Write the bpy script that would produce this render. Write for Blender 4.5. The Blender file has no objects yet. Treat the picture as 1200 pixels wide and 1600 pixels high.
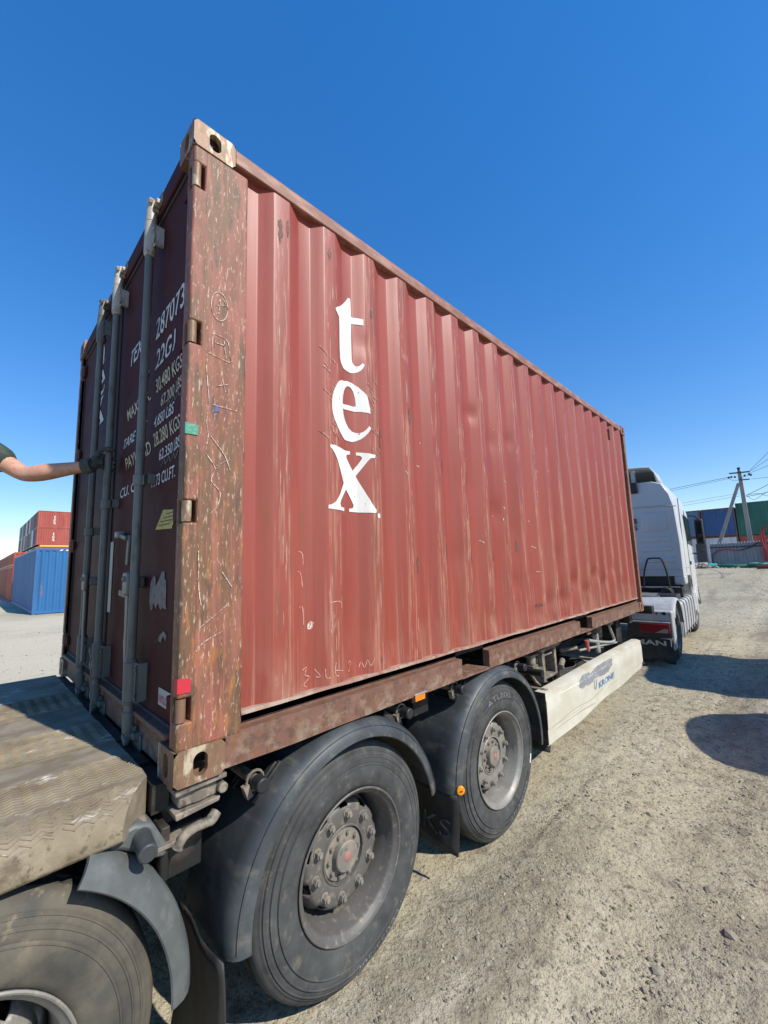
import bpy, bmesh, math, random
from mathutils import Vector, Matrix, noise
random.seed(7)
PI = math.pi
SC = bpy.context.scene
COL = SC.collection

# ------------------------------------------------------------------ camera
# x = 0 is the right side of the container, y = 0 its door end, z = 0 its underside
cam = bpy.data.cameras.new('camera'); camo = bpy.data.objects.new('camera', cam); COL.objects.link(camo)
cam.sensor_fit = 'VERTICAL'; cam.sensor_height = 36.0; cam.sensor_width = 27.0
cam.lens = 641.49 / 1600 * 36.0
cam.clip_start = 0.05; cam.clip_end = 3000
YAW, PITCH, ROLL = -0.779753549, 0.128907013, -0.0315854577
def cam_axes(y, p, r):
    f = Vector((math.sin(y)*math.cos(p), math.cos(y)*math.cos(p), math.sin(p)))
    rt = Vector((math.cos(y), -math.sin(y), 0)); up = rt.cross(f)
    c, s = math.cos(r), math.sin(r)
    return c*rt + s*up, -s*rt + c*up, f
_r, _u, _f = cam_axes(YAW, PITCH, ROLL)
m = Matrix((_r, _u, -_f)).transposed().to_4x4()
m.translation = Vector((1.56008519, -0.535621494, 0.725093446))
camo.matrix_world = m
SC.camera = camo

# ------------------------------------------------------------------ light
SUN_EL = math.radians(43); SUN_AZ = math.radians(78)      # azimuth clockwise from +Y
sd = Vector((math.sin(SUN_AZ)*math.cos(SUN_EL), math.cos(SUN_AZ)*math.cos(SUN_EL), math.sin(SUN_EL)))
sun = bpy.data.lights.new('sun', 'SUN'); sun.energy = 5.0; sun.angle = math.radians(0.53); sun.color = (1.0, 0.945, 0.85)
suno = bpy.data.objects.new('sun', sun); COL.objects.link(suno)
suno.rotation_euler = sd.to_track_quat('Z', 'Y').to_euler(); suno.location = (20, 5, 30)
W = bpy.data.worlds.new('World'); SC.world = W; W.use_nodes = True
nt = W.node_tree; nt.nodes.clear()
sky = nt.nodes.new('ShaderNodeTexSky'); sky.sky_type = 'NISHITA'; sky.sun_disc = False
sky.sun_elevation = SUN_EL; sky.sun_rotation = SUN_AZ
sky.air_density = 1.0; sky.dust_density = 0.05; sky.ozone_density = 3.0; sky.altitude = 100
hsv = nt.nodes.new('ShaderNodeHueSaturation'); hsv.inputs['Hue'].default_value = 0.512; hsv.inputs['Saturation'].default_value = 1.68; hsv.inputs['Value'].default_value = 1.98
gam = nt.nodes.new('ShaderNodeGamma'); gam.inputs[1].default_value = 0.66
bg = nt.nodes.new('ShaderNodeBackground'); bg.inputs[1].default_value = 0.15
out = nt.nodes.new('ShaderNodeOutputWorld')
nt.links.new(sky.outputs[0], gam.inputs[0]); nt.links.new(gam.outputs[0], hsv.inputs['Color']); nt.links.new(hsv.outputs[0], bg.inputs[0]); nt.links.new(bg.outputs[0], out.inputs[0])
SC.view_settings.view_transform = 'Standard'; SC.view_settings.look = 'None'
SC.view_settings.exposure = 0.14; SC.view_settings.gamma = 1.0
SC.view_settings.use_curve_mapping = False

# ------------------------------------------------------------------ materials
def mat(name, col, rough=0.6, metal=0.0, layers=(), bump=None, spec=0.4, island=0.0, rlayers=()):
    """base colour, then colour layers: dict(c, s=(sx,sy,sz), lo, hi, a, d=detail, z=(z0,z1) height fade, kind)"""
    M = bpy.data.materials.new(name); M.use_nodes = True
    t = M.node_tree; N = t.nodes; L = t.links
    b = N['Principled BSDF']
    b.inputs['Roughness'].default_value = rough; b.inputs['Metallic'].default_value = metal
    b.inputs['Specular IOR Level'].default_value = spec
    geo = N.new('ShaderNodeNewGeometry')
    rgb = N.new('ShaderNodeRGB'); rgb.outputs[0].default_value = (*col, 1)
    cur = rgb.outputs[0]
    if island:
        mp = N.new('ShaderNodeMapRange'); L.new(geo.outputs['Random Per Island'], mp.inputs[0])
        mp.inputs[3].default_value = 1 - island; mp.inputs[4].default_value = 1 + island
        mx = N.new('ShaderNodeVectorMath'); mx.operation = 'SCALE'
        L.new(cur, mx.inputs[0]); L.new(mp.outputs[0], mx.inputs['Scale']); cur = mx.outputs[0]
    lastf = None
    for i, l in enumerate(layers):
        vm = N.new('ShaderNodeVectorMath'); vm.operation = 'MULTIPLY'
        L.new(geo.outputs['Position'], vm.inputs[0]); vm.inputs[1].default_value = l.get('s', (5, 5, 5))
        va = N.new('ShaderNodeVectorMath'); va.operation = 'ADD'
        L.new(vm.outputs[0], va.inputs[0]); va.inputs[1].default_value = (i*7.3, i*3.1, i*11.7)
        if l.get('kind') == 'cell':
            n = N.new('ShaderNodeTexVoronoi'); n.feature = 'DISTANCE_TO_EDGE'; n.inputs['Scale'].default_value = 1
            fo = n.outputs['Distance']
        else:
            n = N.new('ShaderNodeTexNoise'); n.inputs['Scale'].default_value = 1
            n.inputs['Detail'].default_value = l.get('d', 5); n.inputs['Roughness'].default_value = l.get('r', .6)
            fo = n.outputs[0]
        L.new(va.outputs[0], n.inputs['Vector'])
        mp = N.new('ShaderNodeMapRange'); L.new(fo, mp.inputs[0])
        mp.inputs[1].default_value = l['lo']; mp.inputs[2].default_value = l['hi']; mp.inputs[4].default_value = l.get('a', 1)
        f = mp.outputs[0]
        if 'z' in l:
            sp = N.new('ShaderNodeSeparateXYZ'); L.new(geo.outputs['Position'], sp.inputs[0])
            m2 = N.new('ShaderNodeMapRange'); L.new(sp.outputs['XYZ'.index(l.get('ax', 'Z'))], m2.inputs[0])
            m2.inputs[1].default_value, m2.inputs[2].default_value = l['z']
            mu = N.new('ShaderNodeMath'); mu.operation = 'MULTIPLY'; L.new(f, mu.inputs[0]); L.new(m2.outputs[0], mu.inputs[1]); f = mu.outputs[0]
        if l.get('flat'):      # wear only on the outer flats of the corrugation (period .284 m along Y)
            sp = N.new('ShaderNodeSeparateXYZ'); L.new(geo.outputs['Position'], sp.inputs[0])
            a1 = N.new('ShaderNodeMath'); a1.operation = 'SUBTRACT'; L.new(sp.outputs[1], a1.inputs[0]); a1.inputs[1].default_value = .459-.035
            a2 = N.new('ShaderNodeMath'); a2.operation = 'PINGPONG'; L.new(a1.outputs[0], a2.inputs[0]); a2.inputs[1].default_value = .142
            m2 = N.new('ShaderNodeMapRange'); L.new(a2.outputs[0], m2.inputs[0]); m2.inputs[1].default_value = .052; m2.inputs[2].default_value = .032
            mu = N.new('ShaderNodeMath'); mu.operation = 'MULTIPLY'; L.new(f, mu.inputs[0]); L.new(m2.outputs[0], mu.inputs[1]); f = mu.outputs[0]
        mx = N.new('ShaderNodeMix'); mx.data_type = 'RGBA'
        L.new(f, mx.inputs[0]); L.new(cur, mx.inputs[6]); mx.inputs[7].default_value = (*l['c'], 1)
        cur = mx.outputs[2]; lastf = f
    L.new(cur, b.inputs['Base Color'])
    if bump:
        acc = None
        for (s, st, d) in bump:
            vm = N.new('ShaderNodeVectorMath'); vm.operation = 'MULTIPLY'
            L.new(geo.outputs['Position'], vm.inputs[0]); vm.inputs[1].default_value = s if isinstance(s, tuple) else (s, s, s)
            n = N.new('ShaderNodeTexNoise'); n.inputs['Scale'].default_value = 1; n.inputs['Detail'].default_value = 6
            L.new(vm.outputs[0], n.inputs['Vector'])
            bp = N.new('ShaderNodeBump'); bp.inputs['Strength'].default_value = st; bp.inputs['Distance'].default_value = d
            L.new(n.outputs[0], bp.inputs['Height'])
            if acc: L.new(acc, bp.inputs['Normal'])
            acc = bp.outputs[0]
        L.new(acc, b.inputs['Normal'])
    return M

RUST = (.20, .075, .03); RUSTD = (.075, .035, .02); PALE = (.56, .42, .30); DUST = (.42, .34, .24)
MT = {}
MT['panel'] = mat('red_panel_paint', (.285, .056, .036), .46, 0, [
    dict(c=(.31, .078, .053), s=(1.2, 1.6, .5), lo=.42, hi=.66, a=.7),
    dict(c=(.22, .048, .033), s=(3, 9, .8), lo=.46, hi=.66, a=.6),
    dict(c=(.25, .095, .06), s=(4, 14, .7), lo=.52, hi=.66, a=.55, z=(1.7, .3)),
    dict(c=(.40, .20, .13), s=(30, 60, 2.2), lo=.50, hi=.64, a=.7, flat=1),
    dict(c=(.17, .08, .05), s=(40, 70, 3.2), lo=.54, hi=.63, a=.8, flat=1),
    dict(c=(.50, .34, .24), s=(50, 110, 5), lo=.60, hi=.66, a=.75, flat=1),
    dict(c=(.40, .21, .15), s=(9, 9, 5), lo=.62, hi=.70, a=.5, flat=1),
    dict(c=(.48, .27, .2), s=(6, 34, .9), lo=.68, hi=.78, a=.35, z=(2.6, .1)),
    dict(c=(.46, .31, .22), s=(20, 60, 1.4), lo=.55, hi=.70, a=.6, z=(.85, .1)),
    dict(c=(.40, .27, .19), s=(2, 7, 3), lo=.42, hi=.66, a=.45, z=(.42, .18)),
    dict(c=(.22, .12, .08), s=(8, 40, 1.6), lo=.70, hi=.74, a=.8),
    dict(c=RUST, s=(12, 26, 3), lo=.60, hi=.69, a=.85, z=(2.2, .4)),
    dict(c=(.15, .075, .05), s=(10, 30, 2.2), lo=.62, hi=.72, a=.7, z=(1.3, .2)),
    dict(c=(.62, .40, .33), s=(30, 30, 160), lo=.74, hi=.78, a=.5),
    dict(c=(.10, .05, .06), s=(14, 14, 7), lo=.745, hi=.765, a=.75),
], bump=[(60, .08, .002), ((4, 10, 1.2), .12, .01)])
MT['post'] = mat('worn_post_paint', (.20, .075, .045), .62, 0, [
    dict(c=(.27, .105, .07), s=(18, 18, 2.4), lo=.42, hi=.58, a=.9),
    dict(c=(.15, .082, .042), s=(12, 12, 1.8), lo=.45, hi=.56, a=.9),
    dict(c=(.10, .062, .04), s=(26, 26, 6), lo=.54, hi=.62, a=.85),
    dict(c=(.30, .10, .07), s=(7, 7, 2), lo=.56, hi=.60, a=.8),
    dict(c=(.36, .15, .045), s=(40, 40, 9), lo=.54, hi=.66, a=.85, z=(2.4, .3)),
    dict(c=(.52, .38, .26), s=(80, 80, 16), lo=.61, hi=.67, a=.75),
    dict(c=(.33, .12, .08), s=(30, 50, 3.0), lo=.55, hi=.62, a=.8),
    dict(c=(.56, .42, .29), s=(110, 110, 30), lo=.60, hi=.67, a=.7),
    dict(c=(.20, .10, .05), s=(120, 120, 60), lo=.58, hi=.66, a=.6),
], bump=[((60, 60, 9), .35, .004), (180, .3, .002)])
MT['casting'] = mat('bare_worn_casting', (.22, .125, .075), .55, .15, [
    dict(c=(.52, .44, .31), s=(16, 18, 6), lo=.53, hi=.61, a=.9),
    dict(c=(.16, .10, .055), s=(22, 26, 10), lo=.55, hi=.63, a=.9),
    dict(c=(.24, .19, .10), s=(70, 70, 30), lo=.55, hi=.63, a=.7),
    dict(c=(.30, .10, .07), s=(9, 9, 7), lo=.56, hi=.64, a=.8),
], bump=[((70, 70, 25), .35, .003), (12, .2, .01)])
MT['rail'] = mat('dusty_red_rail', (.155, .078, .052), .65, 0, [
    dict(c=(.20, .10, .07), s=(9, 8, 10), lo=.42, hi=.6, a=.8),
    dict(c=(.31, .245, .17), s=(14, 14, 20), lo=.48, hi=.62, a=.75, z=(.16, -.02)),
    dict(c=(.09, .055, .038), s=(22, 22, 26), lo=.55, hi=.63, a=.7),
    dict(c=(.20, .085, .035), s=(26, 24, 30), lo=.58, hi=.64, a=.8),
    dict(c=(.12, .07, .05), s=(60, 30, 60), lo=.62, hi=.68, a=.7),
], bump=[((40, 40, 50), .35, .004)])
MT['toprail'] = mat('scraped_top_rail', (.23, .095, .065), .6, 0, [
    dict(c=(.38, .21, .15), s=(20, 5, 20), lo=.45, hi=.6, a=.8),
    dict(c=(.22, .12, .07), s=(40, 10, 40), lo=.54, hi=.64, a=.8),
], bump=[((60, 20, 60), .3, .003)])
MT['door'] = mat('shade_darkened_red_door', (.062, .019, .017), .6, 0, [  # container red darkened to stand in for shade on the door end
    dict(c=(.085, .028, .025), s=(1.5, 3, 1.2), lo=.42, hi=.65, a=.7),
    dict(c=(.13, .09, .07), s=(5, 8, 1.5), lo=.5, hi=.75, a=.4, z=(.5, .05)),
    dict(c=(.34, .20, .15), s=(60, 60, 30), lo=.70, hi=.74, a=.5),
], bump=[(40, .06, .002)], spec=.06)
MT['bar'] = mat('grey_lock_bar', (.135, .135, .118), .5, .1, [
    dict(c=(.205, .205, .18), s=(18, 18, 2.5), lo=.45, hi=.65, a=.7),
    dict(c=(.07, .065, .055), s=(24, 24, 9), lo=.55, hi=.68, a=.7),
    dict(c=(.20, .165, .125), s=(10, 10, 5), lo=.45, hi=.7, a=.7, z=(.8, 0)),
], bump=[(70, .15, .002)])
MT['cam'] = mat('pale_cam_end', (.42, .39, .33), .55, .1, [
    dict(c=(.22, .13, .08), s=(22, 22, 12), lo=.5, hi=.64, a=.8),
    dict(c=(.60, .57, .50), s=(30, 30, 14), lo=.56, hi=.66, a=.7)])
MT['gasket'] = mat('black_rubber_seal', (.03, .03, .032), .7)
MT['white'] = mat('white_paint_lettering', (.66, .655, .62), .55, 0, [
    dict(c=(.56, .53, .48), s=(5, 7, 3), lo=.45, hi=.65, a=.7),
    dict(c=(.70, .66, .60), s=(8, 12, 2), lo=.55, hi=.75, a=.6),
    dict(c=(.38, .11, .08), s=(40, 60, 26), lo=.655, hi=.69, a=.9)])
MT['whitetext'] = mat('thin_white_lettering', (.60, .58, .54), .55, 0, [
    dict(c=(.22, .07, .055), s=(70, 70, 45), lo=.62, hi=.68, a=.8)])
MT['creamtext'] = mat('cream_lettering', (.52, .45, .30), .55, 0, [dict(c=(.14, .05, .04), s=(70, 70, 45), lo=.6, hi=.68, a=.8)])
MT['chalk'] = mat('white_chalk', (.62, .54, .46), .9, 0, [
    dict(c=(.30, .14, .095), s=(120, 120, 70), lo=.44, hi=.56, a=.95)])
MT['chalkpink'] = mat('pink_chalk', (.55, .28, .22), .9, 0, [
    dict(c=(.38, .10, .075), s=(90, 90, 90), lo=.5, hi=.6, a=.8)])
MT['scrape'] = mat('brown_scrape', (.35, .095, .07), .55, 0, [
    dict(c=(.42, .22, .15), s=(50, 70, 6), lo=.42, hi=.58, a=.8),
    dict(c=(.50, .36, .26), s=(60, 110, 12), lo=.52, hi=.60, a=.8),
    dict(c=(.16, .085, .055), s=(50, 80, 9), lo=.56, hi=.63, a=.85)], bump=[(90, .3, .003)])
MT['darkpatch'] = mat('dark_paint_chip', (.12, .065, .055), .7, 0, [
    dict(c=(.22, .10, .07), s=(60, 60, 40), lo=.5, hi=.62, a=.8)])
MT['yellow'] = mat('yellow_label', (.50, .38, .07), .5, 0, [dict(c=(.32, .24, .05), s=(30, 30, 120), lo=.52, hi=.56, a=.7)])
MT['red'] = mat('red_sticker', (.52, .03, .045), .45)
MT['lip'] = mat('dusty_paint_edge', (.33, .19, .14), .7, 0, [dict(c=(.42, .33, .25), s=(8, 8, 8), lo=.46, hi=.6, a=.85), dict(c=(.25, .10, .07), s=(20, 20, 20), lo=.55, hi=.63, a=.8)])
MT['green'] = mat('green_tape', (.05, .26, .17), .5, 0, [dict(c=(.20, .36, .27), s=(50, 50, 90), lo=.52, hi=.62, a=.7)])
MT['label'] = mat('white_label', (.40, .40, .37), .5)
MT['torn'] = mat('torn_paper', (.20, .175, .155), .8, 0, [dict(c=(.13, .10, .09), s=(30, 30, 30), lo=.5, hi=.65)])
MT['rubber'] = mat('dusty_tyre_rubber', (.036, .037, .036), .72, 0, [
    dict(c=(.095, .098, .095), s=(7, 7, 7), lo=.30, hi=.68, a=.85),
    dict(c=(.20, .17, .12), s=(26, 26, 26), lo=.56, hi=.74, a=.5),
], bump=[(160, .12, .002)], spec=.25)
MT['muddytyre'] = mat('muddy_tyre_rubber', (.055, .052, .046), .8, 0, [
    dict(c=(.15, .133, .10), s=(6, 6, 6), lo=.30, hi=.65, a=.9),
    dict(c=(.30, .25, .17), s=(24, 24, 24), lo=.56, hi=.68, a=.8, ax='Z', z=(-.32, -.12)),
    dict(c=(.08, .075, .068), s=(14, 14, 14), lo=.55, hi=.66, a=.7),
], bump=[(120, .2, .003)], spec=.2)
MT['tread'] = mat('tread_rubber', (.035, .035, .035), .85, 0, [
    dict(c=(.16, .135, .095), s=(14, 14, 14), lo=.45, hi=.65, a=.8)], bump=[(90, .4, .004)], spec=.2)
MT['tyretext'] = mat('raised_tyre_lettering', (.155, .158, .15), .75)
MT['tyredark'] = mat('dark_tyre_band', (.04, .04, .042), .6)
MT['rim'] = mat('dusty_steel_rim', (.12, .112, .10), .55, .15, [
    dict(c=(.11, .10, .095), s=(8, 8, 8), lo=.45, hi=.65, a=.8),
    dict(c=(.26, .22, .165), s=(30, 30, 30), lo=.55, hi=.68, a=.7)], bump=[(80, .12, .002)])
MT['rimpale'] = mat('pale_steel_rim', (.25, .235, .205), .5, .2, [
    dict(c=(.20, .18, .16), s=(8, 8, 8), lo=.48, hi=.65, a=.8),
    dict(c=(.36, .33, .28), s=(30, 30, 30), lo=.55, hi=.68, a=.7)], bump=[(80, .12, .002)])
MT['hub'] = mat('dusty_hub', (.19, .172, .148), .65, .1, [
    dict(c=(.29, .25, .19), s=(14, 14, 14), lo=.42, hi=.64, a=.8),
    dict(c=(.10, .095, .09), s=(30, 30, 30), lo=.58, hi=.68, a=.7)], bump=[(90, .15, .002)])
MT['hole'] = mat('dark_opening', (.012, .012, .012), .9)
MT['redcap'] = mat('faded_red_cap', (.33, .15, .12), .7)
MT['fender'] = mat('grey_plastic_mudguard', (.040, .045, .048), .5, 0, [
    dict(c=(.082, .09, .093), s=(5, 5, 5), lo=.40, hi=.68, a=.9),
    dict(c=(.20, .175, .135), s=(5, 12, 12), lo=.54, hi=.72, a=.55),
    dict(c=(.22, .23, .23), s=(60, 60, 60), lo=.70, hi=.73, a=.6)], bump=[(120, .05, .001)])
MT['fenderpale'] = mat('pale_plastic_mudguard', (.088, .096, .092), .5, 0, [
    dict(c=(.135, .145, .14), s=(6, 6, 6), lo=.42, hi=.65, a=.9),
    dict(c=(.20, .185, .155), s=(14, 14, 14), lo=.56, hi=.7, a=.5)], bump=[(120, .05, .001)])
MT['flap'] = mat('black_rubber_flap', (.018, .018, .019), .6, 0, [dict(c=(.06, .055, .046), s=(6, 6, 3), lo=.45, hi=.7, a=.8)])
MT['flaptext'] = mat('worn_flap_lettering', (.13, .125, .115), .8, 0, [dict(c=(.03, .03, .03), s=(30, 30, 20), lo=.45, hi=.6, a=.9)])
MT['chassis'] = mat('dirty_black_chassis', (.014, .013, .012), .6, 0, [
    dict(c=(.09, .072, .052), s=(6, 6, 9), lo=.48, hi=.72, a=.8)], bump=[(40, .2, .004)])
MT['grime'] = mat('dusty_steel_fitting', (.15, .13, .105), .65, .1, [
    dict(c=(.34, .28, .21), s=(14, 14, 14), lo=.42, hi=.62, a=.85),
    dict(c=(.06, .05, .045), s=(24, 24, 24), lo=.55, hi=.66, a=.8)], bump=[(80, .3, .004)])
MT['deck'] = mat('dusty_tread_plate', (.225, .182, .117), .75, .05, [
    dict(c=(.32, .265, .18), s=(5, 5, 5), lo=.38, hi=.62, a=.85),
    dict(c=(.15, .105, .065), s=(7, 4, 7), lo=.48, hi=.68, a=.7),
    dict(c=(.58, .55, .48), s=(12, 9, 12), lo=.60, hi=.69, a=.7),
    dict(c=(.20, .17, .125), s=(40, 40, 40), lo=.60, hi=.68, a=.6)], bump=[(120, .25, .002)])
MT['deckedge'] = mat('dirty_deck_edge', (.215, .172, .11), .8, 0, [
    dict(c=(.30, .25, .17), s=(9, 8, 9), lo=.40, hi=.6, a=.85),
    dict(c=(.105, .072, .042), s=(14, 12, 16), lo=.54, hi=.66, a=.75),
    dict(c=(.52, .49, .42), s=(16, 4, 16), lo=.60, hi=.68, a=.75),
    dict(c=(.08, .06, .04), s=(40, 40, 40), lo=.58, hi=.66, a=.7)], bump=[(30, .5, .01), (110, .4, .003)])
MT['deckwood'] = mat('worn_deck_strip', (.19, .155, .105), .8, 0, [
    dict(c=(.29, .24, .175), s=(10, 8, 9), lo=.42, hi=.6, a=.85),
    dict(c=(.17, .13, .085), s=(12, 7, 12), lo=.55, hi=.68, a=.8)], bump=[(70, .3, .003)])
MT['skirt'] = mat('cream_side_guard', (.52, .49, .385), .5, 0, [
    dict(c=(.60, .575, .49), s=(3, 4, 5), lo=.4, hi=.62, a=.8),
    dict(c=(.40, .31, .15), s=(4, 3, 14), lo=.52, hi=.72, a=.7, z=(-.42, -.30)),
    dict(c=(.45, .41, .34), s=(20, 10, 50), lo=.63, hi=.7, a=.7)], bump=[((2, 4, 6), .1, .02)])
MT['greypatch'] = mat('grey_overpaint', (.22, .22, .225), .6, 0, [dict(c=(.30, .30, .31), s=(20, 16, 20), lo=.45, hi=.6)])
MT['bluetext'] = mat('blue_lettering', (.05, .17, .34), .5, 0, [dict(c=(.6, .58, .5), s=(90, 60, 90), lo=.56, hi=.62, a=.8)])
MT['amber'] = mat('amber_lens', (.75, .20, .015), .25, 0)
MT['reflector'] = mat('orange_reflector', (.85, .30, .01), .3, 0)
MT['hose'] = mat('black_hose', (.02, .02, .022), .5)
MT['pipe'] = mat('grey_galvanised_pipe', (.40, .40, .38), .45, .4)
MT['redpipe'] = mat('red_handle', (.36, .09, .07), .6)
MT['cabwhite'] = mat('white_cab_paint', (.50, .505, .50), .35, 0, [dict(c=(.42, .41, .39), s=(2, 2, 1.2), lo=.5, hi=.75, a=.6)])
MT['cabgrey'] = mat('grey_cab_plastic', (.36, .37, .37), .5, 0, [dict(c=(.46, .45, .42), s=(5, 5, 5), lo=.45, hi=.65, a=.8), dict(c=(.22, .215, .2), s=(18, 18, 18), lo=.6, hi=.7, a=.6)])
MT['scratch'] = mat('thin_scratch', (.30, .26, .20), .8)
MT['cabtext'] = mat('black_lettering', (.03, .03, .035), .5)
MT['glass'] = mat('dark_window_glass', (.015, .018, .02), .05, 0, spec=.6)
MT['blackplastic'] = mat('black_plastic', (.022, .022, .024), .5)
MT['lampred'] = mat('red_tail_lens', (.20, .012, .018), .2, 0)
MT['lampwhite'] = mat('dusty_clear_lens', (.30, .22, .19), .35)
MT['teal'] = mat('teal_coupling', (.06, .42, .33), .5)
MT['skin'] = mat('skin', (.53, .27, .18), .55, 0, [dict(c=(.64, .36, .25), s=(18, 18, 18), lo=.4, hi=.65, a=.7), dict(c=(.40, .17, .11), s=(36, 36, 36), lo=.54, hi=.68, a=.6), dict(c=(.33, .16, .11), s=(130, 130, 130), lo=.66, hi=.7, a=.5)], bump=[(26, .25, .01), (120, .2, .002)])
MT['shirt'] = mat('dark_green_cotton', (.035, .055, .045), .9, 0, [dict(c=(.055, .08, .065), s=(30, 30, 30), lo=.45, hi=.6)])
MT['glove'] = mat('grey_green_work_glove', (.06, .068, .058), .9, 0, [dict(c=(.11, .11, .09), s=(40, 40, 40), lo=.45, hi=.65)], bump=[(220, .4, .002)])
MT['trouser'] = mat('dark_trousers', (.03, .032, .045), .9)
MT['boot'] = mat('black_boot', (.02, .018, .016), .6)
MT['hair'] = mat('dark_brown_hair', (.03, .02, .014), .7)
MT['pole'] = mat('weathered_concrete_pole', (.27, .25, .225), .85, 0, [dict(c=(.34, .32, .29), s=(4, 4, 1), lo=.4, hi=.6, a=.8)])
MT['wire'] = mat('dark_wire', (.05, .05, .055), .6)
MT['fencegrey'] = mat('galvanised_sheet', (.25, .265, .29), .5, .15, [dict(c=(.17, .18, .195), s=(2, 2, 1), lo=.45, hi=.65, a=.7)])
MT['gate'] = mat('dark_gate_sheet', (.06, .05, .055), .6)
MT['fencered'] = mat('red_steel_post', (.30, .03, .035), .5)
MT['hosegreen'] = mat('green_hose', (.03, .14, .09), .5)
MT['hosered'] = mat('dark_red_hose', (.20, .025, .035), .5)
MT['tank'] = mat('grey_tank', (.4, .42, .44), .5)

def cmat(name, c):
    d = tuple(v*.62 for v in c); p = tuple(min(1, v*1.2+.03) for v in c)
    return mat(name, c, .5, 0, [dict(c=p, s=(.6, .6, .25), lo=.45, hi=.65, a=.6),
                               dict(c=d, s=(2, 2, .4), lo=.52, hi=.68, a=.5),
                               dict(c=(.22, .12, .07), s=(3, 3, 1.2), lo=.64, hi=.7, a=.6)])

# ground
def ground_mat():
    return mat('dry_dirt', (.415, .362, .245), .95, 0, [
        dict(c=(.485, .43, .305), s=(.45, .45, .45), lo=.40, hi=.62, a=.8),
        dict(c=(.235, .197, .135), s=(.9, .7, .9), lo=.52, hi=.68, a=.65),
        dict(c=(.22, .185, .13), s=(1.6, .22, 1), lo=.52, hi=.64, a=.65),
        dict(c=(.52, .46, .35), s=(2.3, .5, 1), lo=.55, hi=.66, a=.6),
        dict(c=(.43, .38, .28), s=(3.2, 3.2, 3.2), lo=.5, hi=.68, a=.55),
        dict(c=(.17, .142, .105), s=(9, 9, 9), lo=.52, hi=.66, a=.6),
        dict(c=(.16, .135, .10), s=(28, 28, 28), lo=.56, hi=.66, a=.6),
        dict(c=(.13, .105, .08), s=(45, 45, 45), lo=.57, hi=.66, a=.7),
        dict(c=(.14, .12, .09), s=(110, 110, 110), lo=.58, hi=.68, a=.7),
        dict(c=(.50, .45, .36), s=(80, 80, 80), lo=.62, hi=.70, a=.6),
        dict(c=(.60, .53, .39), s=(.12, .12, .12), lo=.3, hi=.5, a=.75, ax='X', z=(-2.5, -9)),
    ], bump=[(14, .6, .03), (45, .7, .016), (130, .7, .008)], spec=.15)
MT['ground'] = ground_mat()
MT['stone'] = mat('grey_gravel', (.25, .22, .165), .9, 0, [dict(c=(.34, .30, .23), s=(30, 30, 30), lo=.4, hi=.65, a=.7)], island=.65, spec=.2, bump=[(150, .3, .003)])
MT['rock'] = mat('rubble', (.36, .31, .24), .9, 0, [], island=.4)

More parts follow.
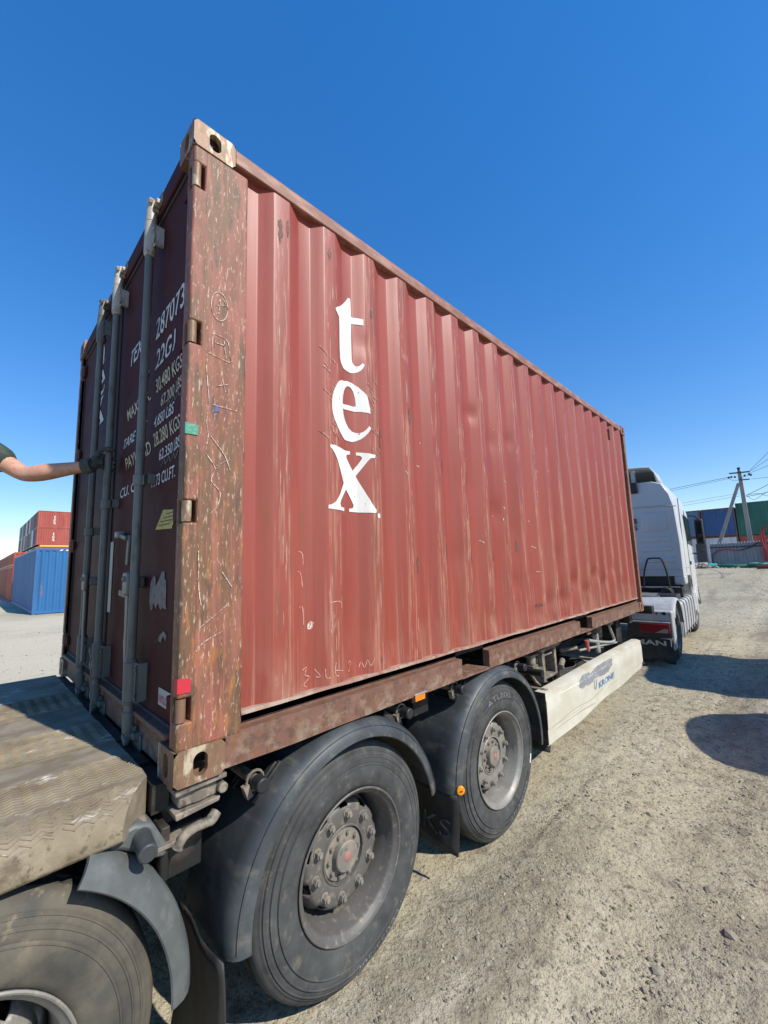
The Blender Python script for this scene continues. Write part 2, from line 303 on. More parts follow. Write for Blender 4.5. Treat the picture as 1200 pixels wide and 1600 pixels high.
# ------------------------------------------------------------------ mesh helpers
POS = {}
class MB:
    def __init__(s): s.v = []; s.f = []
    def add(s, v, f):
        o = len(s.v); s.v += [tuple(p) for p in v]; s.f += [tuple(i+o for i in q) for q in f]; return s
    def box(s, x0, x1, y0, y1, z0, z1):
        v = [(x0,y0,z0),(x1,y0,z0),(x1,y1,z0),(x0,y1,z0),(x0,y0,z1),(x1,y0,z1),(x1,y1,z1),(x0,y1,z1)]
        return s.add(v, [(3,2,1,0),(4,5,6,7),(0,1,5,4),(1,2,6,5),(2,3,7,6),(3,0,4,7)])
    def obox(s, c, size, R):
        hx, hy, hz = [a/2 for a in size]
        b = MB().box(-hx,hx,-hy,hy,-hz,hz)
        return s.add([Vector(c) + R @ Vector(p) for p in b.v], b.f)
    def cyl(s, p0, p1, r0, r1=None, n=16, caps=True):
        r1 = r0 if r1 is None else r1
        p0 = Vector(p0); p1 = Vector(p1); d = (p1-p0).normalized()
        a = d.orthogonal().normalized(); b = d.cross(a)
        v = []
        for p, r in ((p0, r0), (p1, r1)):
            for i in range(n):
                t = 2*PI*i/n; v.append(p + r*(math.cos(t)*a + math.sin(t)*b))
        f = [(i, (i+1) % n, n+(i+1) % n, n+i) for i in range(n)]
        if caps: f += [tuple(range(n-1, -1, -1)), tuple(range(n, 2*n))]
        return s.add(v, f)
    def tube(s, path, r, n=8, caps=True):
        P = [Vector(p) for p in path]; R = r if isinstance(r, (list, tuple)) else [r]*len(P)
        v = []; prev = None
        for i, p in enumerate(P):
            t = (P[min(i+1, len(P)-1)] - P[max(i-1, 0)]).normalized()
            if prev is None: a = t.orthogonal().normalized()
            else: a = (prev - t*prev.dot(t)).normalized()
            prev = a; b = t.cross(a)
            for k in range(n):
                w = 2*PI*k/n; v.append(p + R[i]*(math.cos(w)*a + math.sin(w)*b))
        f = []
        for i in range(len(P)-1):
            for k in range(n):
                f.append((i*n+k, i*n+(k+1) % n, (i+1)*n+(k+1) % n, (i+1)*n+k))
        if caps: f += [tuple(range(n-1, -1, -1)), tuple(range((len(P)-1)*n, len(P)*n))]
        return s.add(v, f)
    def revx(s, prof, c=(0,0,0), a0=0.0, a1=2*PI, n=64, closed=False, skip=None):
        """revolve (x, r) profile about an X-parallel axis through c; angle from +Y towards +Z"""
        full = abs(a1-a0-2*PI) < 1e-6
        m_ = len(prof); v = []; rows = n if full else n+1
        for i in range(rows):
            t = a0 + (a1-a0)*i/n
            for x, r in prof: v.append((c[0]+x, c[1]+r*math.cos(t), c[2]+r*math.sin(t)))
        f = []
        for i in range(n):
            j = (i+1) % rows
            for k in range(m_ if closed else m_-1):
                if skip and skip(i, k): continue
                k2 = (k+1) % m_
                f.append((i*m_+k, i*m_+k2, j*m_+k2, j*m_+k))
        if not full and closed:
            f.append(tuple(range(m_))); f.append(tuple((rows-1)*m_+k for k in range(m_-1, -1, -1)))
        return s.add(v, f)
    def prism(s, poly, ax, d0, d1):
        """extrude a 2D polygon along axis ax (0,1,2) from d0 to d1"""
        def P(a, b, d):
            return [(d,a,b),(a,d,b),(a,b,d)][ax]
        n = len(poly)
        v = [P(a,b,d0) for a,b in poly] + [P(a,b,d1) for a,b in poly]
        f = [(i,(i+1)%n,n+(i+1)%n,n+i) for i in range(n)] + [tuple(range(n-1,-1,-1)), tuple(range(n,2*n))]
        return s.add(v, f)
    def grid(s, rows):
        m_ = len(rows[0]); v = [p for r in rows for p in r]
        f = [(i*m_+k, i*m_+k+1, (i+1)*m_+k+1, (i+1)*m_+k) for i in range(len(rows)-1) for k in range(m_-1)]
        return s.add(v, f)

def place(o, parent, loc):
    COL.objects.link(o)
    POS[o.name] = Vector(loc)
    if parent is not None:
        o.parent = parent; o.matrix_parent_inverse = Matrix.Translation(-POS[parent.name])
    o.location = loc
def obj(name, mb, mt, parent=None, loc=(0,0,0), smooth=None, bevel=0, kind=None, fix=True, label=None, seg=2):
    me = bpy.data.meshes.new(name)
    me.from_pydata([tuple(p) for p in mb.v], [], mb.f)
    if fix:
        bm = bmesh.new(); bm.from_mesh(me); bmesh.ops.recalc_face_normals(bm, faces=bm.faces); bm.to_mesh(me); bm.free()
    me.materials.append(MT[mt] if isinstance(mt, str) else mt)
    if smooth is not None:
        me.shade_smooth()
        if smooth < 180: me.set_sharp_from_angle(angle=math.radians(smooth))
    o = bpy.data.objects.new(name, me)
    place(o, parent, loc)
    if bevel:
        b = o.modifiers.new('bevel', 'BEVEL'); b.width = bevel; b.segments = seg; b.limit_method = 'ANGLE'; b.angle_limit = math.radians(40)
        me.shade_smooth(); me.set_sharp_from_angle(angle=math.radians(50))
    if kind: o['kind'] = kind
    if label: o['label'] = label
    return o
def inst(o, loc, rot=None, parent='same', name=None):
    """copy one part (with its sub-parts) to a new location"""
    c = o.copy(); COL.objects.link(c); c.location = loc
    if rot is not None: c.rotation_euler = rot
    POS[c.name] = Vector(loc)
    if parent != 'same': c.parent = parent; c.matrix_parent_inverse = Matrix.Translation(-POS[parent.name])
    for k in list(o.children):
        mi = k.matrix_parent_inverse.copy(); d = k.copy(); COL.objects.link(d); d.parent = c; d.matrix_parent_inverse = mi
    return c
def dup_thing(root, loc, rz, label, group=None):
    r = root.copy(); COL.objects.link(r); r.location = loc; r.rotation_euler = (0,0,rz); r['label'] = label
    if group: r['group'] = group
    for a in list(root.children):
        mi = a.matrix_parent_inverse.copy(); b = a.copy(); COL.objects.link(b); b.parent = r; b.matrix_parent_inverse = mi
        for c in list(a.children):
            mi = c.matrix_parent_inverse.copy(); d = c.copy(); COL.objects.link(d); d.parent = b; d.matrix_parent_inverse = mi
    return r
def thing(name, label, cat, loc=(0,0,0), group=None):
    o = bpy.data.objects.new(name, None); o.empty_display_size = .3
    place(o, None, loc); o['label'] = label; o['category'] = cat
    if group: o['group'] = group
    return o
def tag(o, label, cat, group=None):
    o['label'] = label; o['category'] = cat
    if group: o['group'] = group
    return o
def rot(ax, deg): return Matrix.Rotation(math.radians(deg), 3, ax)

def shape2d(loops):
    """filled 2D outline (first loop outer, others holes or islands) -> verts, faces"""
    cu = bpy.data.curves.new('s', 'CURVE'); cu.dimensions = '2D'; cu.fill_mode = 'BOTH'
    for lp in loops:
        sp = cu.splines.new('POLY'); sp.points.add(len(lp)-1)
        for p, q in zip(sp.points, lp): p.co = (q[0], q[1], 0, 1)
        sp.use_cyclic_u = True
    ob = bpy.data.objects.new('s', cu); me = bpy.data.meshes.new_from_object(ob)
    V = [tuple(v.co[:2]) for v in me.vertices]; F = [tuple(p.vertices) for p in me.polygons]
    bpy.data.objects.remove(ob); bpy.data.meshes.remove(me); bpy.data.curves.remove(cu)
    return V, F
def text2d(s, x0, x1, y0, y1, bold=0):
    """text stretched into a box"""
    cu = bpy.data.curves.new('t', 'FONT'); cu.body = s; cu.resolution_u = 3; cu.offset = bold
    ob = bpy.data.objects.new('t', cu); me = bpy.data.meshes.new_from_object(ob)
    V = [tuple(v.co[:2]) for v in me.vertices]; F = [tuple(p.vertices) for p in me.polygons]
    bpy.data.objects.remove(ob); bpy.data.meshes.remove(me); bpy.data.curves.remove(cu)
    ax = min(v[0] for v in V); bx = max(v[0] for v in V); ay = min(v[1] for v in V); by = max(v[1] for v in V)
    return [(x0+(v[0]-ax)/(bx-ax)*(x1-x0), y0+(v[1]-ay)/(by-ay)*(y1-y0)) for v in V], F
def conform(V, F, fn, cuts0=(), cuts1=()):
    """cut a flat 2D mesh along given u / v lines, then map each (u, v) with fn to 3D"""
    bm = bmesh.new(); vs = [bm.verts.new((a, b, 0)) for a, b in V]
    for f in F:
        try: bm.faces.new([vs[i] for i in f])
        except ValueError: pass
    for ax, cuts in ((0, cuts0), (1, cuts1)):
        lo = min(v.co[ax] for v in bm.verts); hi = max(v.co[ax] for v in bm.verts)
        for c in cuts:
            if lo < c < hi:
                g = bm.verts[:] + bm.edges[:] + bm.faces[:]
                co = [0,0,0]; no = [0,0,0]; co[ax] = c; no[ax] = 1
                bmesh.ops.bisect_plane(bm, geom=g, plane_co=co, plane_no=no)
    bm.verts.index_update()
    mb = MB(); mb.add([fn(v.co.x, v.co.y) for v in bm.verts], [tuple(v.index for v in f.verts) for f in bm.faces])
    bm.free(); return mb
def ribbon2d(paths, w):
    V = []; F = []
    for P in paths:
        n = len(P); o = len(V)
        for i, (a, b) in enumerate(P):
            p, q = P[max(i-1, 0)], P[min(i+1, n-1)]
            dx, dy = q[0]-p[0], q[1]-p[1]; l = math.hypot(dx, dy) or 1
            k = w*(.7+.6*random.random())/2
            V += [(a-dy/l*k, b+dx/l*k), (a+dy/l*k, b-dx/l*k)]
        F += [(o+2*i, o+2*i+1, o+2*i+3, o+2*i+2) for i in range(n-1)]
    return V, F
def smoothpath(P, n=6):
    """Catmull-Rom through points of any dimension"""
    out_ = []; P = [tuple(p) for p in P]
    for i in range(len(P)-1):
        p0, p1, p2, p3 = P[max(i-1,0)], P[i], P[i+1], P[min(i+2,len(P)-1)]
        for k in range(n):
            t = k/n
            out_.append(tuple(.5*((2*b)+(-a+c)*t+(2*a-5*b+4*c-d)*t*t+(-a+3*b-3*c+d)*t**3) for a,b,c,d in zip(p0,p1,p2,p3)))
    out_.append(P[-1]); return out_
def skin(name, pts, edges, rad, mt, parent=None, sub=2, rootv=0):
    me = bpy.data.meshes.new(name); me.from_pydata(pts, edges, [])
    o = bpy.data.objects.new(name, me)
    place(o, parent, (0,0,0)); me.materials.append(MT[mt])
    o.modifiers.new('skin', 'SKIN').use_smooth_shade = True
    sl = me.skin_vertices[0].data if len(me.skin_vertices) else None
    if sl is None:
        bm = bmesh.new(); bm.from_mesh(me); bm.verts.layers.skin.verify(); bm.to_mesh(me); bm.free(); sl = me.skin_vertices[0].data
    for i, r in enumerate(rad):
        sl[i].radius = (r, r) if not isinstance(r, tuple) else r
        sl[i].use_root = (i == rootv)
    sm = o.modifiers.new('sub', 'SUBSURF'); sm.levels = sub; sm.render_levels = sub
    return o

# ------------------------------------------------------------------ ground
G = -1.09
def ss(a, b, t):
    t = max(0., min(1., (t-a)/(b-a))); return t*t*(3-2*t)
def gbase(x, y):
    h = G + 1.0*ss(12, 36.5, y)*(1-.12*ss(40, 46, y))*ss(-30, -10, x)*(1-ss(14, 40, x)) + .14*ss(-10, -20, x)
    return h
def gh(x, y):
    h = gbase(x, y)
    n = noise.noise((x*.55, y*.55, 0))*.030 + noise.noise((x*1.7, y*1.7, 5))*.016 + noise.noise((x*5, y*5, 9))*.007
    # wheel ruts along the yard to the right of the truck
    if x > 0.25: n += -.03*math.exp(-((x-.75-.1*math.sin(y*.4))/.22)**2) - .03*math.exp(-((x-2.4)/.25)**2)
    k = 1.0
    if -2.7 < x < .15 and -1.5 < y < 13: k = .25
    return h + n*k
def spaced(lo, hi, step, far, growth=1.16):
    a = [lo + step*i for i in range(int((hi-lo)/step)+1)]
    l = []; d = step; p = lo
    while p > -far: d *= growth; p -= d; l.append(p)
    r = []; d = step; p = a[-1]
    while p < far: d *= growth; p += d; r.append(p)
    return l[::-1] + a + r
xs = spaced(-.5, 2.3, .028, 900); ys = spaced(.2, 6.5, .03, 900, 1.10)
rows = []
for yy in ys:
    rr = []
    for xx in xs:
        near = -40 < xx < 40 and -30 < yy < 80
        z = gh(xx, yy) if near else gbase(xx, yy)
        if -.6 < xx < 2.6 and 0 < yy < 8: z += noise.noise((xx*14, yy*14, 2))*.007 + abs(noise.noise((xx*30, yy*30, 3)))*.007
        rr.append((xx, yy, z))
    rows.append(rr)
gmb = MB().grid(rows)
ground = obj('ground', gmb, 'ground', smooth=180, kind='structure', fix=False)

# loose gravel lying on the dirt (nobody could count it)
ico_v = []
_t = (1+5**.5)/2
for a in (-1, 1):
    for b in (-_t, _t): ico_v += [(0,a,b),(a,b,0),(b,0,a)]
ico_v = [Vector(v).normalized() for v in ico_v]
_bm = bmesh.new(); [_bm.verts.new(v) for v in ico_v]; bmesh.ops.convex_hull(_bm, input=_bm.verts[:]); _bm.verts.index_update()
ico_f = [tuple(v.index for v in f.verts) for f in _bm.faces]; _bm.free()
def stones(n, fn, rng):
    mb = MB()
    for i in range(n):
        x, y, s = fn(rng)
        z = gh(x, y)
        sx, sy, sz = s*rng.uniform(.6, 1.25), s*rng.uniform(.6, 1.25), s*rng.uniform(.35, .75)
        a = rng.uniform(0, 2*PI); ca, sa = math.cos(a), math.sin(a)
        v = []
        for q in ico_v:
            k = rng.uniform(.72, 1.18)
            px, py, pz = q.x*sx*k, q.y*sy*k, q.z*sz*k
            v.append((x+px*ca-py*sa, y+px*sa+py*ca, z+pz+sz*rng.uniform(.1, .5) if False else z+pz+sz*.2))
        mb.add(v, ico_f)
    return mb
def near_stone(r):
    y = .1 + 9.5*r.random()**1.5; x = r.uniform(.05, 1.9+.02*y)
    clump = noise.noise((x*1.3, y*1.3, 7))
    s = .0032 + .0085*r.random()**2.4
    if clump < -.05 and r.random() < .6: s *= .6
    if r.random() < .008: s = r.uniform(.011, .018)
    return x, y, s
def far_stone(r):
    y = 4 + 30*r.random(); x = r.uniform(-.2, 2.2)
    return x, y, r.uniform(.006, .022)
def left_stone(r):
    return r.uniform(-16, -3.2), r.uniform(-.6, 3.0), r.uniform(.008, .022)
obj('gravel', stones(34000, near_stone, random.Random(3)).add(*(lambda m_: (m_.v, m_.f))(stones(1800, far_stone, random.Random(4)))).add(*(lambda m_: (m_.v, m_.f))(stones(500, left_stone, random.Random(5)))),
    'stone', kind='stuff', fix=False)
_rr = random.Random(11)
for (x, y, s, lb_) in [(1.02, 2.46, .032, 'flat grey stone on the dirt, second largest, a step beyond the largest one'), (1.14, 2.15, .038, 'largest loose grey stone on the dirt at the right edge of the photo'), (.62, 3.0, .03, 'loose grey stone on the dirt farthest from the camera, level with the cream side guard'), (.92, 1.75, .03, 'small loose grey stone on the dirt nearest to the camera')]:
    v = [(q.x*s*_rr.uniform(.7,1.2), q.y*s*_rr.uniform(.6,1.1), q.z*s*.45*_rr.uniform(.7,1.2)) for q in ico_v]
    o = obj('loose_stone', MB().add(v, ico_f), 'stone', None, (x, y, gh(x, y)+s*.15))
    o['label'] = lb_; o['category'] = 'stone'; o['group'] = 'larger stones on the dirt'

# ------------------------------------------------------------------ the shipping container
CW, CL, CH = 2.438, 6.058, 2.591
cont = thing('shipping_container', 'large worn red shipping container with big white tex lettering, riding on the trailer', 'shipping container', (-CW/2, CL/2, 0))
# corrugated side: outer flat ends at .459 + k*.284
P0, PT, PD, PX = .459, .284, .034, -.008
def prof(y):
    t = (y-P0) % PT
    if y < .305: return PX-PD
    if y < .459-.079 and y >= .305: 
        return PX-PD + PD*min(1, (y-.305)/.068)
    if t < .068: return PX-PD*t/.068
    if t < .138: return PX-PD
    if t < .206: return PX-PD*(1-(t-.138)/.068)
    return PX
bends = [.305, .373]
k = 0
while P0+k*PT < 5.87:
    for d in (0, .068, .138, .206):
        if P0+k*PT+d < 5.86: bends.append(P0+k*PT+d)
    k += 1
colsY = [.236]
for b in bends: colsY += [b-.0045, b+.0045]
colsY += [b+.035 for b in bends if True]
colsY = sorted(c for c in colsY if .236 <= c <= 5.862) + [5.864]
def profr(y):
    return (prof(y-.0045)+prof(y)*2+prof(y+.0045))/4
DENTS = [(.95, 1.95, .010, .05, .06), (2.0, 1.82, .016, .07, .05), (2.28, 1.66, .012, .06, .07), (2.55, 1.72, .014, .06, .05), (2.28, 1.10, .016, .07, .09), (2.56, .98, .010, .06, .12),
         (1.75, .75, .008, .09, .10), (2.55, .55, .014, .07, .07), (3.15, .36, .018, .10, .07), (3.45, .36, .02, .09, .06), (3.75, .50, .02, .10, .08), (4.05, .40, .018, .09, .06),
         (4.35, .55, .02, .10, .06), (3.4, .75, .012, .08, .10), (3.95, .30, .022, .08, .06), (2.15, .33, .018, .08, .06), (5.0, .6, .02, .1, .07), (5.3, .42, .018, .09, .06), (1.9, 1.25, .012, .08, .1), (4.65, .45, .015, .1, .06), (1.35, .38, .008, .05, .05), (2.85, .28, .016, .08, .05)]
zs = [.186 + (2.512-.186)*i/64 for i in range(65)]
def side_x(y, z):
    e = min(1, (z-.186)/.12, (2.512-z)/.12)
    x = profr(y) + e*(noise.noise((y*1.1, z*.8, 3))*.006 + noise.noise((y*4, z*2.2, 8))*.0022)
    for (dy, dz, a, ry, rz) in DENTS:
        q = ((y-dy)/ry)**2 + ((z-dz)/rz)**2
        if q < 8: x -= a*math.exp(-q)
    return x
rows = [[(side_x(y, z), y, z) for y in colsY] for z in zs]
side = obj('side_panel', MB().grid(rows), 'panel', cont, smooth=180)
side.modifiers.new('normals', 'WEIGHTED_NORMAL').weight = 90
# returns of the panel: foot flange and head closure
MBr = MB()
foot = [[(PX-PD-.012, y, .186), (prof(y)+.004 if False else -.001+noise.noise((y*3, 0, 1))*.004, y, .190+noise.noise((y*5, 4, 1))*.004), (.0+noise.noise((y*3, 0, 1))*.004, y, .176+noise.noise((y*4, 0, 7))*.005), (-.05, y, .176)] for y in [.236+.05*i for i in range(113)]]
obj('panel_foot_flange', MB().grid(foot), 'lip', cont, smooth=30)
# far (left) side, roof, front wall
lrows = [[(-CW-profr(y), y, z) for y in colsY] for z in (.186, 2.512)]
obj('side_panel', MB().grid(lrows), 'panel', cont, smooth=24)
rrows = []
for i in range(80):
    y = .1 + (CL-.2)*i/79; zz = CH-.012 - (.018 if (i//2) % 2 else 0)
    rrows.append([(-.04, y, zz), (-CW+.04, y, zz)])
obj('roof_panel', MB().grid(rrows), 'panel', cont)
frows = []
for i in range(60):
    x = -.08-(CW-.16)*i/59; d = (0, 0, .034, .034)[i % 4]
    frows.append([(x, CL-.045-d, .15), (x, CL-.045-d, 2.5)])
obj('front_panel', MB().grid(frows), 'panel', cont)
# floor underside and cross members
fl = MB().box(-CW+.05, -.05, .1, CL-.1, .135, .16)
for i in range(18):
    y = .35+i*.315
    if 1.62 < y < 2.1 or 3.65 < y < 4.1: continue
    fl.box(-CW+.06, -.06, y-.02, y+.02, .012, .135)
obj('underfloor', fl, 'chassis', cont)
# corner castings with real apertures
def casting(xs_, y0, z0, sx, sy):
    """xs_: outer side x; sx: -1 body lies towards -x; sy +1 body lies towards +y"""
    w, l, h, t = .162, .178, .118, .026
    mb = MB()
    def hole_plate(cu, cv, du, dv, hu, hv, n=28):
        o_ = []; i_ = []
        for k_ in range(n):
            a = 2*PI*k_/n; c, s_ = math.cos(a), math.sin(a)
            m_ = max(abs(c)/du, abs(s_)/dv); o_.append((cu+c/m_, cv+s_/m_))
            # obround
            rr_ = min(hu, hv); ex = hu-rr_; ey = hv-rr_
            i_.append((cu+rr_*c+(ex if c > 0 else -ex), cv+rr_*s_+(ey if s_ > 0 else -ey)))
        return o_, i_, n
    def plate(mapf, cu, cv, du, dv, hu, hv):
        o_, i_, n = hole_plate(cu, cv, du, dv, hu, hv)
        v = [mapf(a, b, 0) for a, b in o_] + [mapf(a, b, 0) for a, b in i_] + [mapf(a, b, t) for a, b in i_]
        f = []
        for k_ in range(n):
            j = (k_+1) % n
            f += [(k_, j, n+j, n+k_), (n+k_, n+j, 2*n+j, 2*n+k_)]
        mb.add(v, f)
    ym = y0 + sy*l/2; zm = z0+h/2; xm = xs_+sx*w/2
    plate(lambda a, b, d: (xs_+sx*d, a, b), ym, zm, l/2, h/2, .0255, .0395)       # side face
    plate(lambda a, b, d: (a, y0+sy*d, b), xm, zm, w/2, h/2, .0255, .0395)        # end face
    zt = z0+h if z0 > 1 else z0
    plate(lambda a, b, d: (a, b, zt + (-d if z0 > 1 else d)), xm, ym, w/2, l/2, .031, .062)
    # back faces
    za, zb = z0, z0+h
    xb, yb = xs_+sx*w, y0+sy*l
    mb.add([(xb,y0,za),(xb,yb,za),(xb,yb,zb),(xb,y0,zb)], [(0,1,2,3)])
    mb.add([(xs_,yb,za),(xb,yb,za),(xb,yb,zb),(xs_,yb,zb)], [(0,1,2,3)])
    zz = za if z0 > 1 else zb
    mb.add([(xs_,y0,zz),(xb,y0,zz),(xb,yb,zz),(xs_,yb,zz)], [(0,1,2,3)])
    return mb
for (xx, sx) in ((.003, -1), (-CW-.003, 1)):
    for (yy, sy) in ((-.003, 1), (CL+.003, -1)):
        for zz in (-.003, CH+.003-.118):
            obj('corner_casting', casting(xx, yy, zz, sx, sy), 'casting' if yy < 1 else 'post', cont, fix=False)
obj('loose_pebble', MB().add([(q.x*.022, q.y*.02, q.z*.014) for q in ico_v], ico_f), 'casting', cont, (-.008, .088, .028), smooth=180) if False else None
# rear posts with hinge slots
HZ = [(2.29, 2.40), (1.607, 1.70), (.905, .987), (.206, .286)]
def rear_post(s):
    X = lambda x: x if s > 0 else -CW-x
    mb = MB()
    def bx(x0, x1, *r): mb.box(min(X(x0), X(x1)), max(X(x0), X(x1)), *r)
    bx(-.11, -.001, .05, .2385, .112, CH-.112)
    zc = .112
    for (a, b) in sorted(HZ):
        bx(-.075, -.0016, .003, .064, zc, a); zc = b
    bx(-.075, -.0016, .003, .064, zc, CH-.112)
    bx(-.075, -.055, .003, .0496, .113, CH-.113)
    return mb
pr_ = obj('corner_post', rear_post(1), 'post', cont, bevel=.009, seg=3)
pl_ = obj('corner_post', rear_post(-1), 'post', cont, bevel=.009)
for s, po in ((1, pr_), (-1, pl_)):
    for (a, b) in HZ:
        X = lambda x: x if s > 0 else -CW-x
        h = MB().cyl((X(-.016), .019, a+.002), (X(-.016), .019, b-.002), .017, n=14)
        obj('door_hinge', h, 'casting', po, smooth=40)
        h = MB().box(min(X(-.14), X(-.034)), max(X(-.14), X(-.034)), .012, .030, a+.012, b-.012)
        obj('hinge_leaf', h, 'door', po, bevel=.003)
# front posts
for s in (1, -1):
    X = lambda x: x if s > 0 else -CW-x
    mb = MB(); a, b = sorted((X(-.001), X(-.10)))
    mb.box(a, b, 5.995, CL, .114, CH-.114)
    a, b = sorted((X(-.05), X(-.1))); mb.box(a, b, 5.862, 5.996, .114, CH-.114)
    obj('corner_post', mb, 'post', cont, bevel=.008)
# rails
for s in (1, -1):
    X = lambda x: x if s > 0 else -CW-x
    a, b = sorted((X(-.001), X(-.061)))
    obj('top_side_rail', MB().box(a, b, .176, CL-.176, 2.513, CH-.008), 'toprail', cont, bevel=.006)
    mb = MB(); a, b = sorted((X(-.006), X(-.012)))
    segs = [(.178, 1.70), (2.03, 3.715), (4.05, CL-.178)]
    for (y0, y1) in segs:
        n = max(2, int((y1-y0)/.07)); mv = []
        for i in range(n+1):
            y = y0+(y1-y0)*i/n; w_ = noise.noise((y*2.1, s*4, 0))*.004; b_ = noise.noise((y*3.1, s*4, 5))*.004
            mv.append([(X(-.05), y, .122), (X(-.003+w_*.4), y, .122+w_), (X(-.003+w_*.8), y, .06), (X(-.003+w_*.4), y, .004+b_), (X(-.05), y, .004+b_)])
        mb.grid(mv)
        for y in (y0, y1):
            aa, bb = sorted((X(-.05), X(-.004))); mb.box(aa, bb, y-.002 if y == y0 else y-.004, y+.004 if y == y0 else y+.002, .006, .120)
    a, b = sorted((X(-.05), X(-.056))); 
    for (y0, y1) in segs: mb.box(a, b, y0, y1, .004, .176)
    a, b = sorted((X(-.002), X(-.2)))
    for (y0, y1) in ((1.70, 2.03), (3.715, 4.05)):
        mb.box(a, b, y0+.003, y1-.003, .001, .014)
    obj('bottom_side_rail', mb, 'rail', cont, smooth=35)
# header and sill of the door frame
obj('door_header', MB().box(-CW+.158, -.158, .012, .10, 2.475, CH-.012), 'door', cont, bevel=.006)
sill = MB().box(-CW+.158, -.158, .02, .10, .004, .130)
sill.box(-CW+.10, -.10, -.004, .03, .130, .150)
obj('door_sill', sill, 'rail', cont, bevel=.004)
# doors (ribbed across, pitch .25)
YO, YD = .032, .008
zb_ = []
for k in range(-2, 6):
    c = .95+.25*k
    zb_ += [c-.10, c-.03, c+.03, c+.10-.0]
def door_y(z):
    if z < .38 or z > 2.33: return YO
    t = ((z-.95+.10) % .25)
    if t < .07: return YO
    if t < .13: return YO+YD*(t-.07)/.06
    if t < .20: return YO+YD
    return YO+YD*(1-(t-.20)/.05)
zcuts = sorted(set([.38, .40, 2.33] + [.95+.25*k+d for k in range(-3, 6) for d in (-.10, -.03, .03, .10)]))
zcuts = [z for z in zcuts if .38 <= z <= 2.33]
def door_mb(x0, x1):
    mb = MB(); xsd = [x0, x0+.09, x0+.15, x1-.15, x1-.09, x1]
    zz = [.152, .30] + zcuts + [2.47]
    mb.grid([[(x, YO if i in (0,1,4,5) else door_y(z), z) for i, x in enumerate(xsd)] for z in zz])
    mb.add([(x0,YO,.152),(x0,.07,.152),(x0,.07,2.47),(x0,YO,2.47)], [(0,1,2,3)])
    mb.add([(x1,YO,.152),(x1,.07,.152),(x1,.07,2.47),(x1,YO,2.47)], [(0,1,2,3)])
    return mb
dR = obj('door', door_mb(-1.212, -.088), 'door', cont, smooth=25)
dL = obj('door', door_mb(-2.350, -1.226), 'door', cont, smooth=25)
for d, x0, x1 in ((dR, -1.214, -.080), (dL, -2.356, -1.224)):
    g = MB().box(x0, x1, .024, .038, .150, .166).box(x0, x1, .024, .038, 2.455, 2.472).box(x0, x0+.012, .024, .038, .166, 2.455).box(x1-.012, x1, .024, .038, .166, 2.455)
    obj('rubber_seal', g, 'gasket', d, bevel=.003)
